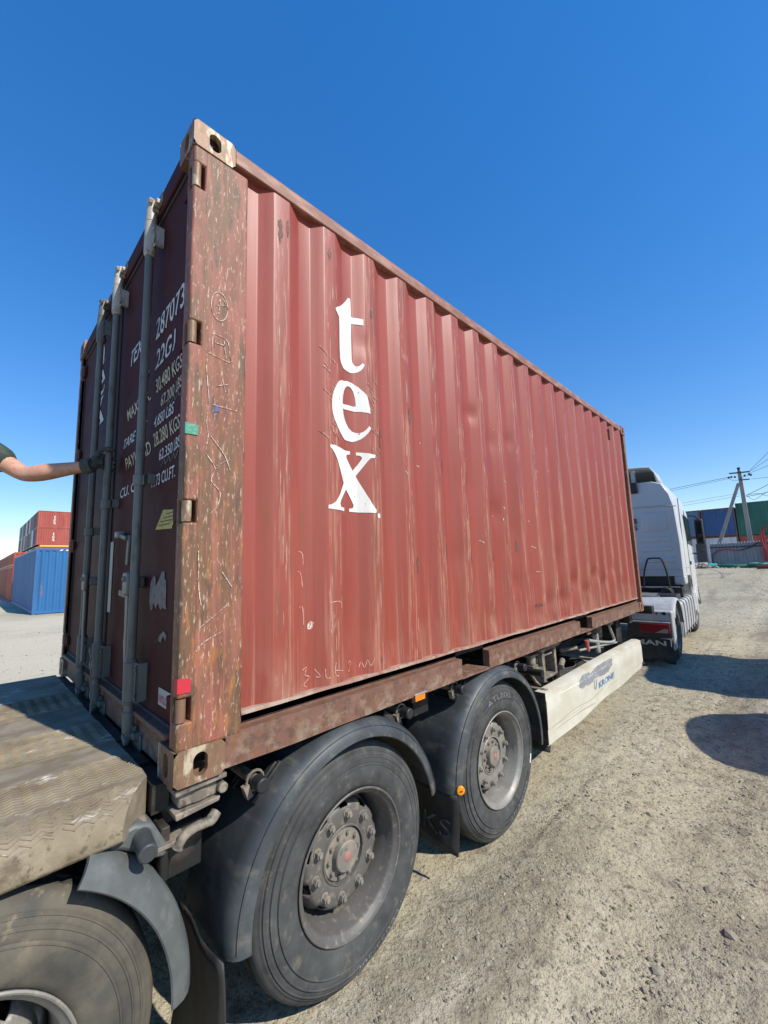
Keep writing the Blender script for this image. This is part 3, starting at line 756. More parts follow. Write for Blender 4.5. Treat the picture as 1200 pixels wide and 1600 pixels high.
# lock bars
BY = -.016
BX = [(-.507, dR), (-1.138, dR), (-1.558, dL)]
for bi, (x, d) in enumerate(BX):
    b = obj('lock_bar', MB().cyl((x, BY, .10), (x, BY, 2.47), .0185, n=20), 'bar', cont, smooth=40)
    for z in (.27, 2.345):     # bearing housings
        mb = MB().cyl((x, BY, z-.080), (x, BY, z+.080), .0265, n=20)
        mb.cyl((x, BY, z+.080), (x, BY, z+.094), .0265, .021, n=20).cyl((x, BY, z-.094), (x, BY, z-.080), .021, .0265, n=20)
        pw = .056 if z > 1 else .070; ph = .052 if z > 1 else .080
        mb.box(x+.018, x+pw, BY+.006, BY+.013, z-ph, z+ph).box(x+pw-.016, x+pw, BY+.006, YO, z-ph+.002, z+ph-.002)
        for q in (-ph*.65, ph*.65): mb.cyl((x+pw-.013, BY-.002, z+q), (x+pw-.013, BY+.006, z+q), .008, n=8)
        obj('bar_housing', mb, 'cam' if (z > 1 and bi in (0, 1)) else 'bar', b, bevel=.003)
    for z in (1.14 if bi == 0 else (1.11 if bi == 1 else .99),):
        mb = MB().cyl((x, BY, z-.025), (x, BY, z+.025), .025, n=16).box(x, x+.075, BY+.006, BY+.016, z-.022, z+.022).box(x+.05, x+.075, BY+.006, YO, z-.022, z+.022)
        obj('bar_bracket', mb, 'bar', b, bevel=.003)
    # cam ends, top and bottom
    for z, sgn in ((2.465, 1), (.118, -1)):
        mb = MB().cyl((x, BY, z-sgn*.03), (x, BY, z+sgn*.055), .025, .021, n=14)
        mb.box(x-.018, x+.018, BY-.012, BY+.03, min(z+sgn*.03, z+sgn*.085), max(z+sgn*.03, z+sgn*.085))
        mb.obox((x+.012, BY-.012, z+sgn*.075), (.05, .018, .022), rot('Y', 24)).obox((x-.016, BY+.012, z+sgn*.09), (.046, .02, .02), rot('Y', -30))
        mb.box(x+.02, x+.06, BY+.005, YO, min(z+sgn*.05, z+sgn*.075), max(z+sgn*.05, z+sgn*.075))
        obj('cam_end', mb, ('cam' if bi in (0, 1) else 'bar') if sgn > 0 else 'bar', b, bevel=.003)
        kp = MB().box(x-.045, x+.075, YO-.022, .02, min(z+sgn*.06, z+sgn*.12), max(z+sgn*.06, z+sgn*.12)).box(x-.06, x-.04, YO-.05, .02, min(z+sgn*.06, z+sgn*.11), max(z+sgn*.06, z+sgn*.11))
        obj('cam_keeper', kp, 'bar', b, bevel=.004)
    # handle hub and handle on the four bars
    zh = .68
    if bi in (0, 2):
        sx = -1
        xo = x-.055 if bi != 2 else x+.055
        hb = MB().obox((xo, BY-.016, zh), (.085, .02, .10), rot('Y', 0)).cyl((xo, BY-.036, zh+.02), (xo, BY-.02, zh+.02), .014, n=10)
        hb.box(xo-.035, xo+.035, BY, YO, zh-.02, zh+.03)
        obj('handle_hub', hb, 'bar', b, bevel=.012)
        hd = MB().grid([[(xo-.024+dx, BY-.016, z), (xo+.018+dx*.7, BY-.016, z)] for z, dx in ((zh-.05, 0), (zh-.14, .006), (zh-.20, .012), (zh-.26, .006), (zh-.34, .024), (zh-.46, .03))])
        h_ = obj('lock_handle', hd, 'bar', b)
        so = h_.modifiers.new('solid', 'SOLIDIFY'); so.thickness = .011
        bb = h_.modifiers.new('bevel', 'BEVEL'); bb.width = .003
# catch plate with padlock ring on the right door
obj('handle_catch', MB().obox((-.80, YO-.008, .84), (.035, .012, .15), rot('Y', 8)), 'bar', dR, bevel=.004)
obj('catch_arm', MB().obox((-.86, YO-.020, .912), (.13, .016, .022), rot('Y', 12)), 'bar', dR, bevel=.004)
obj('catch_pin', MB().cyl((-.93, YO-.04, .925), (-.93, YO-.004, .925), .018, n=12), 'cam', dR, bevel=.003)
obj('catch_hook', MB().obox((-.83, YO-.012, .625), (.12, .02, .03), rot('Y', 4)), 'bar', dR, bevel=.004)
ch = MB()
for i in range(9):
    p = Vector((-1.12+.012*i, -.055+.004*(i % 2), .33-.035*i)); ch.tube([p+Vector((0, 0, .018)), p+Vector((.009, 0, 0)), p+Vector((0, 0, -.018)), p+Vector((-.009, 0, 0)), p+Vector((0, 0, .018))], .0035, n=5)
obj('chain', ch, 'grime', dR, smooth=60)

# lettering on the right door
DT = []
def door_xy(x, z):
    x1 = -.088 if x > -1.219 else -1.226
    x0 = -1.212 if x > -1.219 else -2.350
    e = max(0, min(1, (min(x-x0, x1-x)-.09)/.06))
    return YO+(door_y(z)-YO)*e
XC = [-.238, -.178, -1.062, -1.122, -1.376, -1.316, -2.20, -2.26]
def dsh(V): return [(a*1.0216-.0337, .725+(b-.725)*1.0216) for a, b in V]
def dtext(s, x0, x1, z0, z1, skew=0.0, mt='whitetext'):
    V, F = text2d(s, x0, x1, z0, z1, bold=.010)
    V = dsh(V)
    mb = conform(V, F, lambda a, b: (a, door_xy(a, b)-.0025, b), cuts0=XC, cuts1=zcuts)
    obj('door_lettering', mb, mt, dR)
dtext('287073', -.475, -.105, 1.815, 1.925)
dtext('TEXU', -.93, -.62, 1.845, 1.95)
dtext('22G1', -.475, -.225, 1.665, 1.770)
dtext('30.480 KGS', -.445, -.105, 1.545, 1.610, mt='creamtext')
dtext('67.200 LBS', -.385, -.098, 1.462, 1.515, mt='creamtext')
dtext('MAX. GR.', -.93, -.53, 1.545, 1.605, mt='creamtext')
dtext('4.850 LBS', -.445, -.190, 1.375, 1.430)
dtext('TARE WT.', -.99, -.56, 1.395, 1.455)
dtext('28.280 KGS', -.452, -.112, 1.290, 1.352, mt='creamtext')
dtext('62.350 LBS', -.38, -.098, 1.212, 1.262)
dtext('PAYLOAD', -.93, -.50, 1.275, 1.335, mt='creamtext')
dtext('1.173 CU.FT.', -.445, -.145, 1.098, 1.150)
dtext('CU. CAP.', -.99, -.56, 1.125, 1.180)
for z0, x0 in ((1.43, -.30), (1.175, -.33)):
    V, F = ribbon2d([smoothpath([(x0+.03*i, z0+(.028 if i % 2 else 0)) for i in range(8)], 3)], .006)
    obj('door_lettering', conform(dsh(V), F, lambda a, b: (a, door_xy(a, b)-.003, b), cuts0=XC, cuts1=zcuts), 'torn', dR)
def dlabel(name, poly, mt, parent=dR, off=.003):
    V, F = shape2d([poly])
    return obj(name, conform(dsh(V), F, lambda a, b: (a, door_xy(a, b)-off, b), cuts0=XC, cuts1=zcuts), mt, parent)
dlabel('yellow_label', [(-.36, .905), (-.16, .895), (-.105, .965), (-.30, .985)], 'yellow')
for i in range(4): 
    z = .918+.014*i; dlabel('label_line', [(-.325+.025*i, z), (-.18+.02*i, z-.004), (-.178+.02*i, z), (-.323+.025*i, z+.004)], 'darkpatch', off=.0042)
_r5 = random.Random(5)
torn = [(-.405, .565), (-.37, .575), (-.355, .60), (-.33, .575), (-.30, .60), (-.27, .575), (-.245, .585), (-.20, .580), (-.198, .66), (-.21, .69), (-.235, .70), (-.25, .73), (-.285, .725), (-.30, .695), (-.33, .67), (-.345, .70), (-.375, .715), (-.40, .69)]
dlabel('torn_sticker', torn, 'torn')
dlabel('torn_sticker', [(-.29, .455), (-.25, .45), (-.24, .475), (-.20, .46), (-.195, .48), (-.235, .495), (-.28, .475)], 'torn')
dlabel('small_notice', [(-.705, .862), (-.63, .862), (-.63, .915), (-.705, .915)], 'label')
dlabel('notice_line', [(-.695, .875), (-.64, .875), (-.64, .882), (-.695, .882)], 'cabtext', off=.0042)
dlabel('notice_line', [(-.695, .895), (-.64, .895), (-.64, .902), (-.695, .902)], 'cabtext', off=.0042)
dlabel('long_notice', [(-1.19, .52), (-1.075, .52), (-1.075, .90), (-1.19, .90)], 'label')
dlabel('warning_label', [(-.245, .222), (-.105, .222), (-.105, .285), (-.245, .285)], 'label')
V, F = text2d('NYLON', -.235, -.115, .232, .262)
obj('warning_lettering', MB().add([(a, YO-.0045, b) for a, b in dsh(V)], F), 'red', dR)
dlabel('small_notice', [(-.70, 1.675), (-.58, 1.675), (-.58, 1.71), (-.70, 1.71)], 'label')
# things stuck on the post
def plabel(name, poly, mt, off=.002):
    V, F = shape2d([poly]); obj(name, MB().add([(off, a, b) for a, b in V], F), mt, pr_)
plabel('red_sticker', [(.002, .306), (.046, .304), (.044, .353), (.001, .356)], 'red')
obj('red_sticker', MB().box(-.03, .0015, .0005, .0022, .307, .355), 'red', pr_)
plabel('green_tape', [(.0, 1.237), (.046, 1.238), (.048, 1.277), (.0, 1.281)], 'green')
obj('green_tape', MB().box(-.012, .0015, .0003, .0022, 1.238, 1.28), 'green', pr_)
plabel('blue_mark', [(.105, 1.345), (.128, 1.352), (.118, 1.385)], mat('blue_mark', (.08, .12, .28), .7))
# chalk on the post
ring = [(.119+.034*math.cos(t), 1.80+.062*math.sin(t)) for t in [2*PI*i/28 for i in range(30)]]
ch_paths = [ring, [(.105, 1.80), (.145, 1.815), (.128, 1.84), (.103, 1.795)], [(.122, 1.83), (.116, 1.765)],
    [(.094, 1.672), (.13, 1.672), (.158, 1.655), (.165, 1.595)], [(.094, 1.672), (.092, 1.60)], [(.105, 1.655), (.104, 1.615)], [(.105, 1.637), (.145, 1.638)], [(.14, 1.66), (.146, 1.605)], [(.08, 1.585), (.165, 1.572), (.168, 1.60)],
    [(.075, 1.575), (.072, 1.52), (.08, 1.44), (.085, 1.38), (.078, 1.30), (.085, 1.25), (.08, 1.21)], [(.115, 1.455), (.16, 1.475)], [(.135, 1.50), (.15, 1.44)], [(.10, 1.375), (.20, 1.372)],
    [(.095, 1.245), (.15, 1.18), (.175, 1.12)], [(.08, 1.17), (.115, 1.12), (.10, 1.07), (.135, 1.03), (.13, .98), (.10, .94)], [(.12, 1.13), (.165, 1.16)], [(.06, .44), (.09, .47), (.16, .50)], [(.07, .52), (.18, .60)], [(.15, .72), (.19, .66)], [(.06, .80), (.065, .66), (.075, .60)]]
V, F = ribbon2d([smoothpath(p, 3) if len(p) > 2 else p for p in ch_paths], .0028)
obj('chalk_marks', MB().add([(.0022, a, b) for a, b in V], F), 'chalk', pr_, kind='stuff')

# tex lettering on the side, conforming to the corrugation
LT = [(0.852, 2.207), (0.869, 2.209), (0.871, 2.155), (0.872, 2.1), (0.905, 2.103), (0.939, 2.102), (0.939, 2.065), (0.904, 2.064), (0.871, 2.06), (0.869, 1.987), (0.869, 1.921), (0.869, 1.856), (0.872, 1.834), (0.882, 1.821), (0.893, 1.815), (0.904, 1.816), (0.917, 1.825), (0.929, 1.84), (0.94, 1.83), (0.931, 1.81), (0.918, 1.794), (0.904, 1.782), (0.881, 1.773), (0.856, 1.767), (0.829, 1.771), (0.802, 1.78), (0.78, 1.793), (0.77, 1.819), (0.767, 1.874), (0.767, 1.937), (0.768, 2.002), (0.765, 2.046), (0.745, 2.056), (0.734, 2.068), (0.736, 2.079), (0.776, 2.113), (0.815, 2.153), (0.835, 2.179)]
LE = [(0.785, 1.7), (0.757, 1.682), (0.739, 1.662), (0.728, 1.639), (0.715, 1.612), (0.706, 1.581), (0.702, 1.549), (0.702, 1.521), (0.706, 1.494), (0.717, 1.461), (0.731, 1.439), (0.747, 1.412), (0.773, 1.395), (0.797, 1.383), (0.826, 1.379), (0.856, 1.379), (0.882, 1.387), (0.909, 1.401), (0.93, 1.419), (0.947, 1.44), (0.969, 1.47), (0.955, 1.48), (0.937, 1.457), (0.92, 1.442), (0.899, 1.434), (0.88, 1.434), (0.857, 1.437), (0.835, 1.451), (0.821, 1.471), (0.808, 1.497), (0.796, 1.522), (0.793, 1.547), (0.834, 1.55), (0.872, 1.552), (0.912, 1.555), (0.939, 1.554), (0.968, 1.553), (0.965, 1.58), (0.956, 1.612), (0.952, 1.635), (0.945, 1.655), (0.928, 1.673), (0.902, 1.696), (0.872, 1.711), (0.835, 1.714)]
LEH = [(0.834, 1.685), (0.821, 1.674), (0.811, 1.656), (0.801, 1.629), (0.794, 1.603), (0.79, 1.573), (0.831, 1.579), (0.865, 1.579), (0.886, 1.582), (0.887, 1.6), (0.884, 1.633), (0.875, 1.664), (0.86, 1.681), (0.847, 1.686)]
LX = [(0.688, 1.327), (0.716, 1.329), (0.742, 1.323), (0.792, 1.323), (0.842, 1.325), (0.841, 1.308), (0.826, 1.306), (0.816, 1.3), (0.815, 1.289), (0.829, 1.264), (0.857, 1.223), (0.888, 1.257), (0.911, 1.292), (0.911, 1.303), (0.9, 1.309), (0.881, 1.311), (0.882, 1.327), (0.911, 1.327), (0.945, 1.326), (0.995, 1.325), (0.993, 1.308), (0.959, 1.301), (0.944, 1.287), (0.912, 1.243), (0.877, 1.196), (0.902, 1.152), (0.936, 1.092), (0.958, 1.057), (0.993, 1.021), (0.989, 1.004), (0.92, 1.003), (0.867, 1.004), (0.828, 1.004), (0.829, 1.019), (0.849, 1.023), (0.857, 1.028), (0.859, 1.041), (0.846, 1.064), (0.828, 1.092), (0.81, 1.119), (0.782, 1.088), (0.753, 1.054), (0.745, 1.036), (0.752, 1.02), (0.786, 1.019), (0.784, 1.002), (0.732, 1.003), (0.669, 1.005), (0.67, 1.022), (0.692, 1.028), (0.715, 1.042), (0.733, 1.066), (0.758, 1.106), (0.784, 1.146), (0.767, 1.177), (0.744, 1.218), (0.73, 1.259), (0.715, 1.285), (0.701, 1.303), (0.685, 1.314)]
LDOT = [(1.009+.010*math.cos(2*PI*i/12), .99+.014*math.sin(2*PI*i/12)) for i in range(12)]
ycuts = sorted(set(round(c, 5) for c in colsY))
def side_letter(loops, mt='white', off=.0025, name='side_lettering', ribbon=None, kind=None):
    V, F = ribbon if ribbon else shape2d(loops)
    zc = [z for z in zs]
    return obj(name, conform(V, F, lambda a, b: (side_x(a, b)+off, a, b), cuts0=ycuts, cuts1=zc), mt, side, kind='stuff' if ribbon else kind)
side_letter([LT]); side_letter([LE, LEH]); side_letter([LX]); side_letter([LDOT])
# the same word on the left door
for loops in ([LT], [LE, LEH], [LX]):
    V, F = shape2d([[(-1.74+(a-.85)*.75, 1.75+(b-1.0)*.55) for a, b in lp] for lp in loops])
    obj('door_lettering', conform(V, F, lambda a, b: (a, door_xy(a, b)-.0025, b), cuts0=XC, cuts1=zcuts), 'whitetext', dL)
# scrapes down the outer flats, chips, chalk and small decals
rs = random.Random(21)
def rough_strip(y0, y1, z0, z1, n=14):
    L_ = []; R_ = []
    for i in range(n+1):
        z = z0+(z1-z0)*i/n; w = (y1-y0)*rs.uniform(.0, .55)
        L_.append((y0+w*rs.random(), z)); R_.append((y1-w*rs.random(), z))
    L_[0] = ((y0+y1)/2-.004, z0); R_[0] = ((y0+y1)/2+.004, z0)
    return L_ + R_[::-1]
for (y0, y1, z0, z1) in []:
    side_letter([rough_strip(y0, y1, z0, z1, int((z1-z0)/.035)+4)], 'scrape', .0016, 'paint_scrape')
for kk in range(5, 19):
    yf = P0+kk*PT-.068
    for _ in range(0):
        zt = rs.uniform(.4, 1.9); ln = rs.uniform(.15, .7); yc = yf+rs.uniform(.0, .05)
        side_letter([rough_strip(yc, yc+rs.uniform(.008, .028), max(.19, zt-ln), zt, int(ln/.03)+3)], 'scrape', .0015, 'paint_scrape')
for (yc, zc_, ry, rz) in [(.405, 2.33, .013, .075), (.445, 2.36, .008, .05), (.70, 2.37, .012, .035), (1.325, .72, .02, .05), (1.62, .79, .022, .05), (1.905, .75, .025, .05), (2.20, .76, .016, .06), (1.04, 1.40, .012, .05), (1.05, 1.46, .01, .02), (1.0, 2.16, .012, .03), (1.30, 1.62, .012, .05), (1.62, 1.35, .01, .05), (2.6, .84, .014, .05), (3.7, .43, .03, .014), (4.2, .5, .03, .012), (2.9, .35, .04, .014), (1.0, .24, .008, .012)]:
    lp = [(yc+ry*math.cos(t)*rs.uniform(.45, 1.25), zc_+rz*math.sin(t)*rs.uniform(.55, 1.25)) for t in [2*PI*i/22 for i in range(22)]]
    side_letter([lp], 'darkpatch', .0018, 'paint_chip')
scr = [[(.535, .275), (.56, .285), (.55, .255), (.575, .24), (.545, .215), (.56, .20)], [(.60, .27), (.625, .235), (.605, .235)], [(.645, .265), (.65, .225), (.67, .225)], [(.70, .285), (.695, .235), (.715, .22)], [(.70, .25), (.74, .24)], [(.79, .26), (.815, .265), (.805, .225), (.79, .225)], [(.87, .225), (.885, .25), (.90, .22), (.915, .255), (.93, .225), (.95, .26)],
       [(.52, .55), (.54, .545), (.545, .47)], [(.515, .80), (.54, .79), (.545, .74)], [(.51, .71), (.53, .70), (.54, .64)], [(.675, .56), (.73, .56), (.74, .53)], [(.675, .56), (.68, .46), (.672, .42)]]
side_letter(None, 'chalkpink', .002, 'chalk_marks', ribbon=ribbon2d([smoothpath(p, 4) for p in scr], .0045))
side_letter([[(.565, .445), (.59, .45), (.60, .475), (.58, .485), (.565, .47)]], 'chalk', .002, 'chalk_marks')
thin = []
for yl, za, zbm in ((5.32, 2.15, .9), (4.14, 1.35, .3), (4.70, 1.75, 1.2), (3.0, 1.9, 1.2)):
    z = za
    while z > zbm:
        l = rs.uniform(.02, .12); thin.append([(yl+rs.uniform(-.006, .006), z), (yl+rs.uniform(-.006, .006), z-l*.5), (yl+rs.uniform(-.006, .006), z-l)]); z -= l+rs.uniform(.01, .12)
for i in range(46):
    y = rs.uniform(1.2, 5.6); z = rs.uniform(.3, 1.9); thin.append([(y, z), (y+rs.uniform(-.02, .05), z-rs.uniform(.0, .02))])
side_letter(None, 'chalk', .002, 'scratch_marks', ribbon=ribbon2d(thin, .006))
scl = []
for i in range(16):
    y = .63+rs.uniform(0, .10); z = 1.35+rs.uniform(0, .55); scl.append([(y, z), (y+rs.uniform(.01, .05), z-rs.uniform(.02, .05))])
for i in range(14):
    y = .94+rs.uniform(0, .07); z = 1.3+rs.uniform(0, .55); scl.append([(y, z), (y+rs.uniform(.01, .05), z-rs.uniform(.01, .04))])
side_letter(None, 'scrape', .0022, 'scratch_marks', ribbon=ribbon2d(scl, .006))
yd0 = 5.56
side_letter([[(yd0, 2.03), (yd0+.06, 2.03), (yd0+.06, 2.20), (yd0, 2.20)], [(yd0+.015, 2.045), (yd0+.045, 2.045), (yd0+.045, 2.10), (yd0+.015, 2.10)], [(yd0+.015, 2.13), (yd0+.045, 2.13), (yd0+.045, 2.185), (yd0+.015, 2.185)]], 'label', .003, 'small_decal')
side_letter([[(yd0, 1.60), (yd0+.05, 1.60), (yd0+.05, 1.78), (yd0, 1.78)]], 'yellow', .003, 'small_decal')
vent = MB().box(-.012, .008, 5.285, 5.335, 2.27, 2.42)
obj('air_vent', vent, 'rail', side, bevel=.006)
obj('vent_slot', MB().box(.008, .0095, 5.285, 5.302, 2.275, 2.415), 'hole', side)

# ------------------------------------------------------------------ the semi-trailer
tr = thing('semi_trailer', 'dusty black container semi-trailer with grey mudguards, cream side guard and a tread plate deck', 'trailer', (-CW/2, 2.0, G))
TR = .497; WZ = -.600; WY = [-.52, .79, 2.11]
tyre_prof = [(-.035, .286), (-.022, .290), (-.012, .300), (-.006, .318), (.001, .345), (.004, .372), (.003, .390), (.0055, .392), (.0055, .396), (-.001, .399), (.001, .406), (-.001, .422), (.0015, .424), (.001, .428), (-.006, .431), (-.0055, .436), (-.0105, .447), (-.0085, .449), (-.0095, .453), (-.0165, .456), (-.0165, .461), (-.0185, .464), (-.0235, .467), (-.026, .474), (-.034, .484), (-.046, .4925), (-.064, .496)]
tread_prof = [(-.064, .4961), (-.098, .497), (-.100, .486), (-.112, .486), (-.114, .497), (-.160, .497), (-.162, .486), (-.174, .486), (-.176, .497), (-.212, .497), (-.214, .486), (-.226, .486), (-.228, .497), (-.274, .497), (-.276, .486), (-.288, .486), (-.290, .497), (-.324, .4961)]
inner_prof = [(-.324, .496), (-.345, .490), (-.365, .47), (-.385, .43), (-.39, .37), (-.375, .31), (-.355, .286)]
rim_prof = [(-.022, .2895), (-.010, .297), (-.002, .299), (.001, .295), (-.001, .290), (-.010, .286), (-.020, .272), (-.030, .266), (-.060, .264), (-.075, .258), (-.12, .250), (-.19, .246), (-.30, .25), (-.355, .286)]
disc_prof = [(-.088, .112), (-.086, .116), (-.084, .120), (-.082, .150), (-.082, .186), (-.085, .198), (-.092, .208), (-.104, .216), (-.122, .2215), (-.145, .226), (-.172, .246)]
def build_wheel(loc, rim_m, tyre_m, parent, hubless=False):
    w = obj('wheel', MB().revx(rim_prof, n=72), rim_m, parent, loc, smooth=35)
    NS = 80
    d = MB().revx(disc_prof, n=NS, skip=lambda i, k: (i % 8) in (2, 3, 4) and k in (5, 6, 7, 8))
    do = obj('wheel_disc', d, rim_m, w, loc, smooth=45)
    s_ = do.modifiers.new('solid', 'SOLIDIFY'); s_.thickness = .008; s_.offset = -1
    ty = MB().revx(tyre_prof, n=96)
    t = obj('tyre', ty, tyre_m, w, loc, smooth=50, fix=True)
    td = MB().revx(tread_prof, n=180)
    mp = len(tread_prof)
    for i in range(180):          # shoulder sipes
        if i % 3 == 0:
            for k in (0, 1, 2, 13, 14, 15, 16, 17):
                if k < mp:
                    x_, y_, z_ = td.v[i*mp+k]; r_ = math.hypot(y_, z_); q_ = (r_-.007)/r_
                    td.v[i*mp+k] = (x_, y_*q_, z_*q_)
    td.revx(inner_prof, n=96)
    obj('tread', td, 'tread', w, loc, smooth=30)
    # hub
    h = MB().revx([(-.16, .109), (-.094, .109), (-.090, .105), (-.088, .066), (-.060, .063), (-.056, .059), (-.055, .0001)], n=48)
    hb = obj('hub', h, 'hub', w, loc, smooth=35)
    rc = MB().revx([(-.055, .021), (-.052, .017), (-.051, .0001)], n=20)
    obj('hub_badge', rc, 'redcap', w, loc, smooth=40)
    obj('hub_ring', MB().revx([(-.082, .122), (-.079, .119), (-.079, .113), (-.10, .111)], n=60), rim_m, w, loc, smooth=35)
    nm = None
    for i in range(10):
        a = 2*PI*(i+.3)/10; y, z = .1675*math.cos(a), .1675*math.sin(a)
        if nm is None:
            n_ = MB().cyl((-.084, 0, 0), (-.078, 0, 0), .021, n=16).cyl((-.078, 0, 0), (-.058, 0, 0), .0175, .0165, n=6).cyl((-.058, 0, 0), (-.050, 0, 0), .0095, n=10)
            p = (loc[0], loc[1]+y, loc[2]+z)
            nm = obj('wheel_nut', n_, 'hub', w, p, bevel=.0015)
            nm.rotation_euler = (a, 0, 0)
        else:
            c = nm.copy(); COL.objects.link(c); c.location = (loc[0], loc[1]+y, loc[2]+z); c.rotation_euler = (a, 0, 0)
    bm_ = None
    for i in range(10):
        a = 2*PI*i/10; y, z = .086*math.cos(a), .086*math.sin(a)
        if bm_ is None:
            n_ = MB().cyl((-.090, 0, 0), (-.076, 0, 0), .0095, n=6).cyl((-.076, 0, 0), (-.073, 0, 0), .006, n=8)
            bm_ = obj('hub_bolt', n_, 'hub', w, (loc[0], loc[1]+y, loc[2]+z))
        else:
            c = bm_.copy(); COL.objects.link(c); c.location = (loc[0], loc[1]+y, loc[2]+z)
    return w
def tyre_x(r):
    for (x0, r0), (x1, r1) in zip(tyre_prof, tyre_prof[1:]):
        if r0 <= r <= r1: return x0+(x1-x0)*(r-r0)/(r1-r0)
    return 0
def tyre_text(w, s, loc, amid, span, r0, r1, flip, mt='tyretext', off=.0022):
    """letters round the sidewall; flip=False: tops outwards and read clockwise over the top"""
    V, F = text2d(s, 0, 1, 0, 1)
    def fn(u, v):
        if not flip: a = amid - (u-.5)*span*-1; r = r0+(r1-r0)*v
        else: a = amid + (u-.5)*span; r = r1-(r1-r0)*v
        if not flip: a = amid + (.5-u)*span*-1 if False else amid - (.5-u)*span*-1
        return (tyre_x(r)+off, r*math.cos(a), r*math.sin(a))
    def fn2(u, v):
        if flip: a = amid + (u-.5)*span; r = r1-(r1-r0)*v
        else: a = amid - (u-.5)*span; r = r0+(r1-r0)*v
        return (tyre_x(r)+off, r*math.cos(a), r*math.sin(a))
    mb = conform(V, F, fn2, cuts0=[i/24 for i in range(1, 24)], cuts1=[.25, .5, .75])
    obj('tyre_lettering', mb, mt, w, loc)
def tyre_band(w, loc, a0, a1, r0, r1, mt='tyredark'):
    n = 20
    rows = [[(tyre_x(r0+(r1-r0)*k/4)+.0012, (r0+(r1-r0)*k/4)*math.cos(a0+(a1-a0)*i/n), (r0+(r1-r0)*k/4)*math.sin(a0+(a1-a0)*i/n)) for k in range(5)] for i in range(n+1)]
    obj('sidewall_band', MB().grid(rows), mt, w, loc, smooth=60)
D2R = PI/180
locs = [(0.0, y, WZ) for y in WY]
# looking at the right side (+X towards the viewer) +Y is to the right, so text runs with decreasing angle over the top
w2 = build_wheel(locs[1], 'rim', 'rubber', tr)
tyre_text(w2, '385/55R22.5', locs[1], 292*D2R, 46*D2R, .412, .446, True)
w3 = build_wheel(locs[2], 'rimpale', 'rubber', tr)
for a0, a1, s, fl in ((60, 120, 'ATL800', False), (268, 330, 'ATLANDER', True)):
    tyre_band(w3, locs[2], a0*D2R, a1*D2R, .375, .432)
    tyre_text(w3, s, locs[2], (a0+a1)/2*D2R, (a1-a0-16)*D2R, .385, .422, fl, 'tyretext')
obj('paint_mark', MB().grid([[(tyre_x(r)+.002, r*math.cos(a*D2R), r*math.sin(a*D2R)) for r in (.40, .42, .435)] for a in (-22, -19, -16, -13.5)]), 'white', w3, locs[2])
w1 = build_wheel(locs[0], 'rimpale', 'muddytyre', tr)
for lc in locs:
    inst(w2, (-CW, lc[1], lc[2]), (0, 0, PI))
spare = inst(w2, (-.60, 4.25, -.44), (.0, -PI/2, 0))

# chassis
for x in (-.72, -1.72):
    mb = MB().box(x-.07, x+.07, -1.9, 8.6, -.05, -.035).box(x-.07, x+.07, -1.9, 6.6, -.45, -.435).box(x-.007, x+.007, -1.9, 6.6, -.435, -.05).box(x-.07, x+.07, 6.5, 8.6, -.22, -.205).box(x-.007, x+.007, 6.5, 8.6, -.205, -.05)
    obj('main_beam', mb, 'chassis', tr)
for y in (.08, 1.45, 3.0, 4.5, 5.95, 7.2):
    obj('cross_member', MB().box(-2.30, -.14, y-.07, y+.07, -.17, -.052), 'chassis', tr, bevel=.006)
obj('cross_member', MB().box(-2.35, -.10, -.02, .14, -.33, -.175), 'chassis', tr, bevel=.006)
for y in WY:
    mb = MB().cyl((-2.2, y, WZ), (-.24, y, WZ), .068, n=20).cyl((-.40, y, WZ), (-.17, y, WZ), .19, n=28).cyl((-2.27, y, WZ), (-2.04, y, WZ), .19, n=28)
    obj('axle', mb, 'chassis', tr, smooth=40)
    for x in (-.72, -1.72):
        mb = MB().tube([(x, y-.42, -.5), (x, y-.30, -.62), (x, y, -.66), (x, y+.34, -.60)], .04, n=8).cyl((x, y+.30, -.60), (x, y+.30, -.40), .11, n=18).box(x-.06, x+.06, y-.48, y-.36, -.56, -.44)
        obj('suspension_arm', mb, 'chassis', tr, smooth=40)
    mb = MB().cyl((-.62, y+.12, -.42), (-.62, y+.32, -.36), .08, n=18)
    obj('brake_chamber', mb, 'grime', tr, smooth=40)
# mudguards
mg_prof = [(-.40, .588), (-.10, .600), (-.045, .600), (-.012, .595), (.014, .580), (.030, .560), (.037, .540), (.040, .526), (.035, .521), (.029, .527), (.022, .548), (.004, .570), (-.020, .584), (-.10, .590), (-.40, .578)]
def mudguard(y, a0, a1, mt, n=48):
    g = MB().revx(mg_prof, (0, y, WZ), a0*D2R, a1*D2R, n=n, closed=True)
    return obj('mudguard', g, mt, tr, smooth=40)
def mg_pt(y, ang, x, r): return Vector((x, y+r*math.cos(ang*D2R), WZ+r*math.sin(ang*D2R)))
g2 = mudguard(WY[1], 10, 183, 'fender'); g3 = mudguard(WY[2], -7, 180, 'fender'); g1 = mudguard(WY[0], -2, 60, 'fenderpale', 24)
for y in WY:   # left side guards
    mb = MB().revx([(-x, r) for x, r in mg_prof], (-CW, y, WZ), -2*D2R, 180*D2R, n=40, closed=True)
    obj('mudguard', mb, 'fender', tr, smooth=40)
# raised seam on the guard edge
for g, y, a0, a1 in ((g2, WY[1], 12, 181), (g3, WY[2], -5, 178)):
    obj('edge_bead', MB().tube([mg_pt(y, a0+(a1-a0)*i/50, .024, .5705) for i in range(51)], .0028, n=6), 'fender', g, smooth=60)
